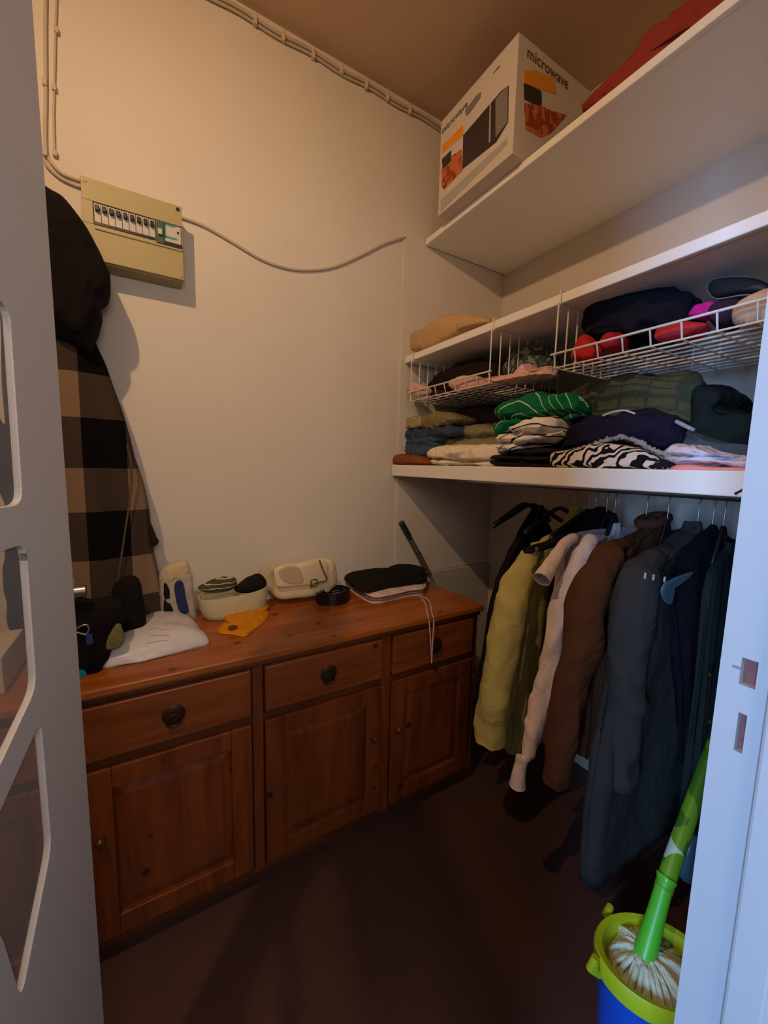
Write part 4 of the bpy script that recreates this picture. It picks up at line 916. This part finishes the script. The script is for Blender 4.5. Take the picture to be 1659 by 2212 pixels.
def belt():
    c = on(720, 1298, 2, ZD); pts = []
    for k in range(150):
        a = k / 150 * 2 * pi * 4; r = .078 - .0095 * k / 150 * 4; pts.append((c.x + r * cos(a), c.y + r * .85 * sin(a)))
    V, Fc = [], []
    for i, (x, y) in enumerate(pts):
        hgt = .046 + .004 * sin(i * .3); d = Vector((x - c.x, y - c.y, 0)).normalized() * .0016
        for s in (-1, 1):
            V += [Vector((x, y, zt)) + d * s, Vector((x, y, zt + hgt)) + d * s]
    for i in range(len(pts) - 1):
        b = i * 4; n = b + 4; Fc += [(b, n, n + 1, b + 1), (b + 2, b + 3, n + 3, n + 2), (b + 1, n + 1, n + 3, b + 3), (b, b + 2, n + 2, n)]
    t = thing('belt', 'black leather belt rolled up on the sideboard top', 'belt', (c.x, c.y, zt))
    mk('belt_strap', V, Fc, mat_plain('black_leather', (16, 15, 16), .35), t, smooth=False)
    p = Vector((c.x - .02, c.y - .05, zt + .049)); tube('buckle', [p, p + Vector((.03, 0, .003)), p + Vector((.03, .02, .006)), p + Vector((0, .02, .003)), p], .0022, M_steel, t)
belt()
def cloth_stack():
    mlist = [cl((206, 176, 168)), cl((150, 112, 104)), cl((214, 190, 184))]
    outl = [(742, 1262), (750, 1248), (790, 1245), (850, 1240), (905, 1246), (917, 1262), (915, 1284), (880, 1290), (840, 1300), (806, 1304), (775, 1290)]
    names = [('towel', 'pinkish striped garment at the bottom of the folded stack on the sideboard'), ('towel', 'brown-pink garment in the middle of the folded stack on the sideboard'), ('towel', 'pale pink garment directly under the black trousers on the sideboard')]
    for i, m in enumerate(mlist):
        flatcloth('folded_garment', names[i][1], 'clothes', [(u + i * .8, v) for u, v in outl], zt + i * .0135, .0135, m, amp=.0025, e=.25)
    t = thing('trousers', 'black folded trousers topping the stack on the sideboard', 'trousers', tuple(on(830, 1270, 2, ZD)))
    flatcloth('folded_leg', None, None, [(742, 1264), (755, 1252), (800, 1252), (860, 1250), (915, 1256), (920, 1275), (890, 1282), (840, 1290), (790, 1300), (760, 1284)], zt + .0405, .032, cl((26, 26, 24)), parent=t, amp=.003, e=.35)
    flatcloth('rolled_waist', None, None, [(835, 1262), (850, 1250), (890, 1250), (915, 1258), (910, 1272), (860, 1272)], zt + .066, .018, cl((26, 26, 24)), parent=t, amp=.003, e=.4)
    t = thing('drawstring', 'pale pink cords hanging from the folded stack over the sideboard edge', 'cord', tuple(on(905, 1292, 2, ZD)))
    fe = FY - .030
    for (a, b_, c_, d_) in (((905, 1287), (918, 1302), (928, 1318), (933, 1428)), ((912, 1288), (928, 1300), (938, 1316), (932, 1432))):
        p0, p1 = on(*a, 2, zt + .006), on(*b_, 2, zt + .004); p2 = on(*c_, 1, fe); p3 = on(*d_, 1, fe)
        tube('cord_end', [p0, p1, Vector((p2.x, FY - .02, zt + .004)), Vector((p2.x, fe, ZD - .012)), (Vector((p2.x, fe, ZD - .012)) + p3) / 2, p3], .0028, cl((214, 182, 180)), t, n=8, smooth=40)
cloth_stack()
def umbrella():
    a, b = on(930, 1243, 1, 1.64), on(868, 1130, 1, 1.672)
    d = (b - a)
    t = thing('umbrella', 'thin furled umbrella with dark green grip leaning on the back wall', 'umbrella', tuple(a))
    tube('furled_canopy', [a, a + d * .35, a + d * .72], [.010, .013, .012], cl((96, 88, 82)), t, n=14)
    tube('grip', [a + d * .70, a + d * .8, b], [.012, .015, .0145], mat_plain('dark_green_grip', (24, 44, 30), .45), t, n=14)
    tube('end_cap', [b, b + d * .02], .0155, mat_plain('brown_cap', (60, 48, 36), .5), t, n=14)
umbrella()

# ------------------------------------------------------------ mop and bucket
def mop_and_bucket():
    c = Vector((.965, .345, 0)); R0 = .125; zr = .30
    t = thing('mop_bucket', 'blue mop bucket with a lime green wringer rim beside the door frame', 'bucket', (c.x, c.y, 0))
    mb = mat_plain('blue_plastic', (18, 80, 190), .35, var=.02); ml = mat_plain('lime_plastic', (176, 196, 30), .38, var=.02)
    def oval(o):
        ax_ = Vector((-.80, .60, 0)); bx_ = Vector((.60, .80, 0)); cc = c - wloc(t)
        for v in o.data.vertices:
            d = v.co - cc; a = d.dot(ax_); b_ = d.dot(bx_)
            q = cc + ax_ * a * 1.0 + bx_ * b_ * .74; v.co.x, v.co.y = q.x, q.y
        return o
    SH = lathe('bucket_shell', [(.001, .004), (.095, .004), (.098, 0), (.102, .004), (R0 - .006, zr - .012), (R0 - .010, zr - .012), (.095, .012), (.001, .012)], c, mb, t)
    RM = lathe('wringer_rim', [(R0 - .012, zr - .045), (R0 + .004, zr - .04), (R0 + .006, zr), (R0 + .002, zr + .006), (R0 - .012, zr + .002), (R0 - .028, zr - .05), (R0 - .045, zr - .07), (R0 - .05, zr - .072), (R0 - .03, zr - .055), (R0 - .012, zr - .045)], c, ml, t)
    oval(SH); oval(RM)
    for a in (2.62, 1.45):
        d = Vector((cos(a), sin(a), 0)); p = c + d * (R0 + .004) * (1.0 if a > 2 else .80)
        tube('rim_lug', [p + Vector((0, 0, zr - .035)), p + d * .018 + Vector((0, 0, zr - .02)), p + d * .012 + Vector((0, 0, zr + .008))], [.010, .013, .008], ml, t, n=10)
    # mop
    tm = thing('mop', 'string mop with green socket and patterned green handle standing in the bucket', 'mop', (c.x, c.y, zr - .02))
    b0 = on(1396, 2050, 2, zr + .008)
    yy = b0.y
    top = on(1441, 1893, 1, yy + .01)
    d = (top - b0).normalized()
    gr = mat_plain('bright_green_plastic', (84, 190, 50), .35, var=.03)
    V, Fc = [], []
    tube('socket', [b0 - d * .02, b0, b0 + (top - b0) * .5, top - d * .01], [.024, .023, .019, .018], gr, tm, n=22)
    # open flared mouth
    lip = [top - d * .012, top]; tube('socket_mouth', [top - d * .015, top - d * .004, top], [.018, .022, .021], gr, tm, n=22)
    far = on(1560, 1560, 1, yy + .05)
    dd = (far - top).normalized()
    m, nt, b = base('green_leaf_print', (90, 150, 40), .4)
    tc = node(nt, 'ShaderNodeTexCoord'); vo = node(nt, 'ShaderNodeTexVoronoi'); vo.inputs['Scale'].default_value = 22
    r = node(nt, 'ShaderNodeValToRGB'); r.color_ramp.interpolation = 'CONSTANT'; e = r.color_ramp.elements
    e[0].color = lin((104, 160, 36)); e[1].position = .55; e[1].color = lin((60, 120, 36)); k = e.new(.78); k.color = lin((184, 214, 196))
    sp_ = node(nt, 'ShaderNodeSeparateColor'); nt.links.new(tc.outputs['Object'], vo.inputs['Vector']); nt.links.new(vo.outputs['Color'], sp_.inputs[0]); nt.links.new(sp_.outputs[0], r.inputs['Fac']); nt.links.new(r.outputs['Color'], b.inputs['Base Color'])
    tube('patterned_handle', [top - d * .03, top + dd * .05, far, far + dd * .35], .0195, m, tm, n=18)
    # strings
    ms = cl((206, 214, 186), 'mop_cotton'); L = []
    random.seed(3)
    for q in range(210):
        a = random.random() * 2 * pi; rr = .03 + random.random() * .062; a2 = a + random.uniform(-.5, .5)
        p0 = Vector((b0.x + .012 * cos(a), b0.y + .012 * sin(a), zr - .002)); e_ = c + Vector((rr * cos(a2), rr * sin(a2), 0)); e_.z = zr - .022 - random.random() * .02
        mid_ = (p0 + e_) / 2; mid_.z = zr + .004 - random.random() * .02 ; e2 = c + Vector(((rr - .02) * cos(a2 + .3), (rr - .02) * sin(a2 + .3), zr - .05))
        L.append(catmull([p0, mid_, e_, e2], 12, False))
    o = tubes('mop_strings', L, .0058, ms, tm, n=7); o['kind'] = 'stuff'
    lathe('string_pad', [(.001, zr - .02), (.05, zr - .018), (.084, zr - .028), (.09, zr - .06), (.001, zr - .065)], (c.x, c.y), ms, tm)
mop_and_bucket()
o = puff('plastic_bottle', [(1474, 1890), (1480, 1850), (1492, 1815), (1510, 1800), (1560, 1810), (1560, 1880), (1520, 1910), (1482, 1906)], 1, .40, .02, .03, mat_plain('pale_teal_plastic', (70, 104, 116), .35), amp=.0)
tag(o, 'pale teal plastic bag hanging behind the mop handle by the door frame', 'bag'); o.name = 'plastic_bag'

# ------------------------------------------------------------ groups of repeats
for o in C.objects:
    if o.parent or 'label' not in o: continue
    n = o.name.split('.')[0]; l = o['label']
    if n == 'coat_hanger': o['group'] = 'hangers on the clothes rail'
    elif n == 'wall_shelf': o['group'] = 'white wall shelves'
    elif n == 'wire_basket': o['group'] = 'wire baskets under the middle shelf'
    elif n == 'power_cable': o['group'] = 'cables on the back wall'
    elif n == 'folded_garment': o['group'] = 'garments stacked on the sideboard'
    elif o.location.x > .95 and o.location.z > 1.40 and o.location.z < 1.69 and n not in ('fuse_box', 'umbrella'): o['group'] = 'folded clothes on the lower shelf'
    elif o.location.x > .95 and 1.70 < o.location.z < 1.93: o['group'] = 'clothes in the wire baskets'
    elif n in ('coat', 'jacket', 'cardigan', 'blouse', 'shirt', 'waistcoat', 'skirt') and abs(o.location.x - RX) < .01: o['group'] = 'clothes on the rail'
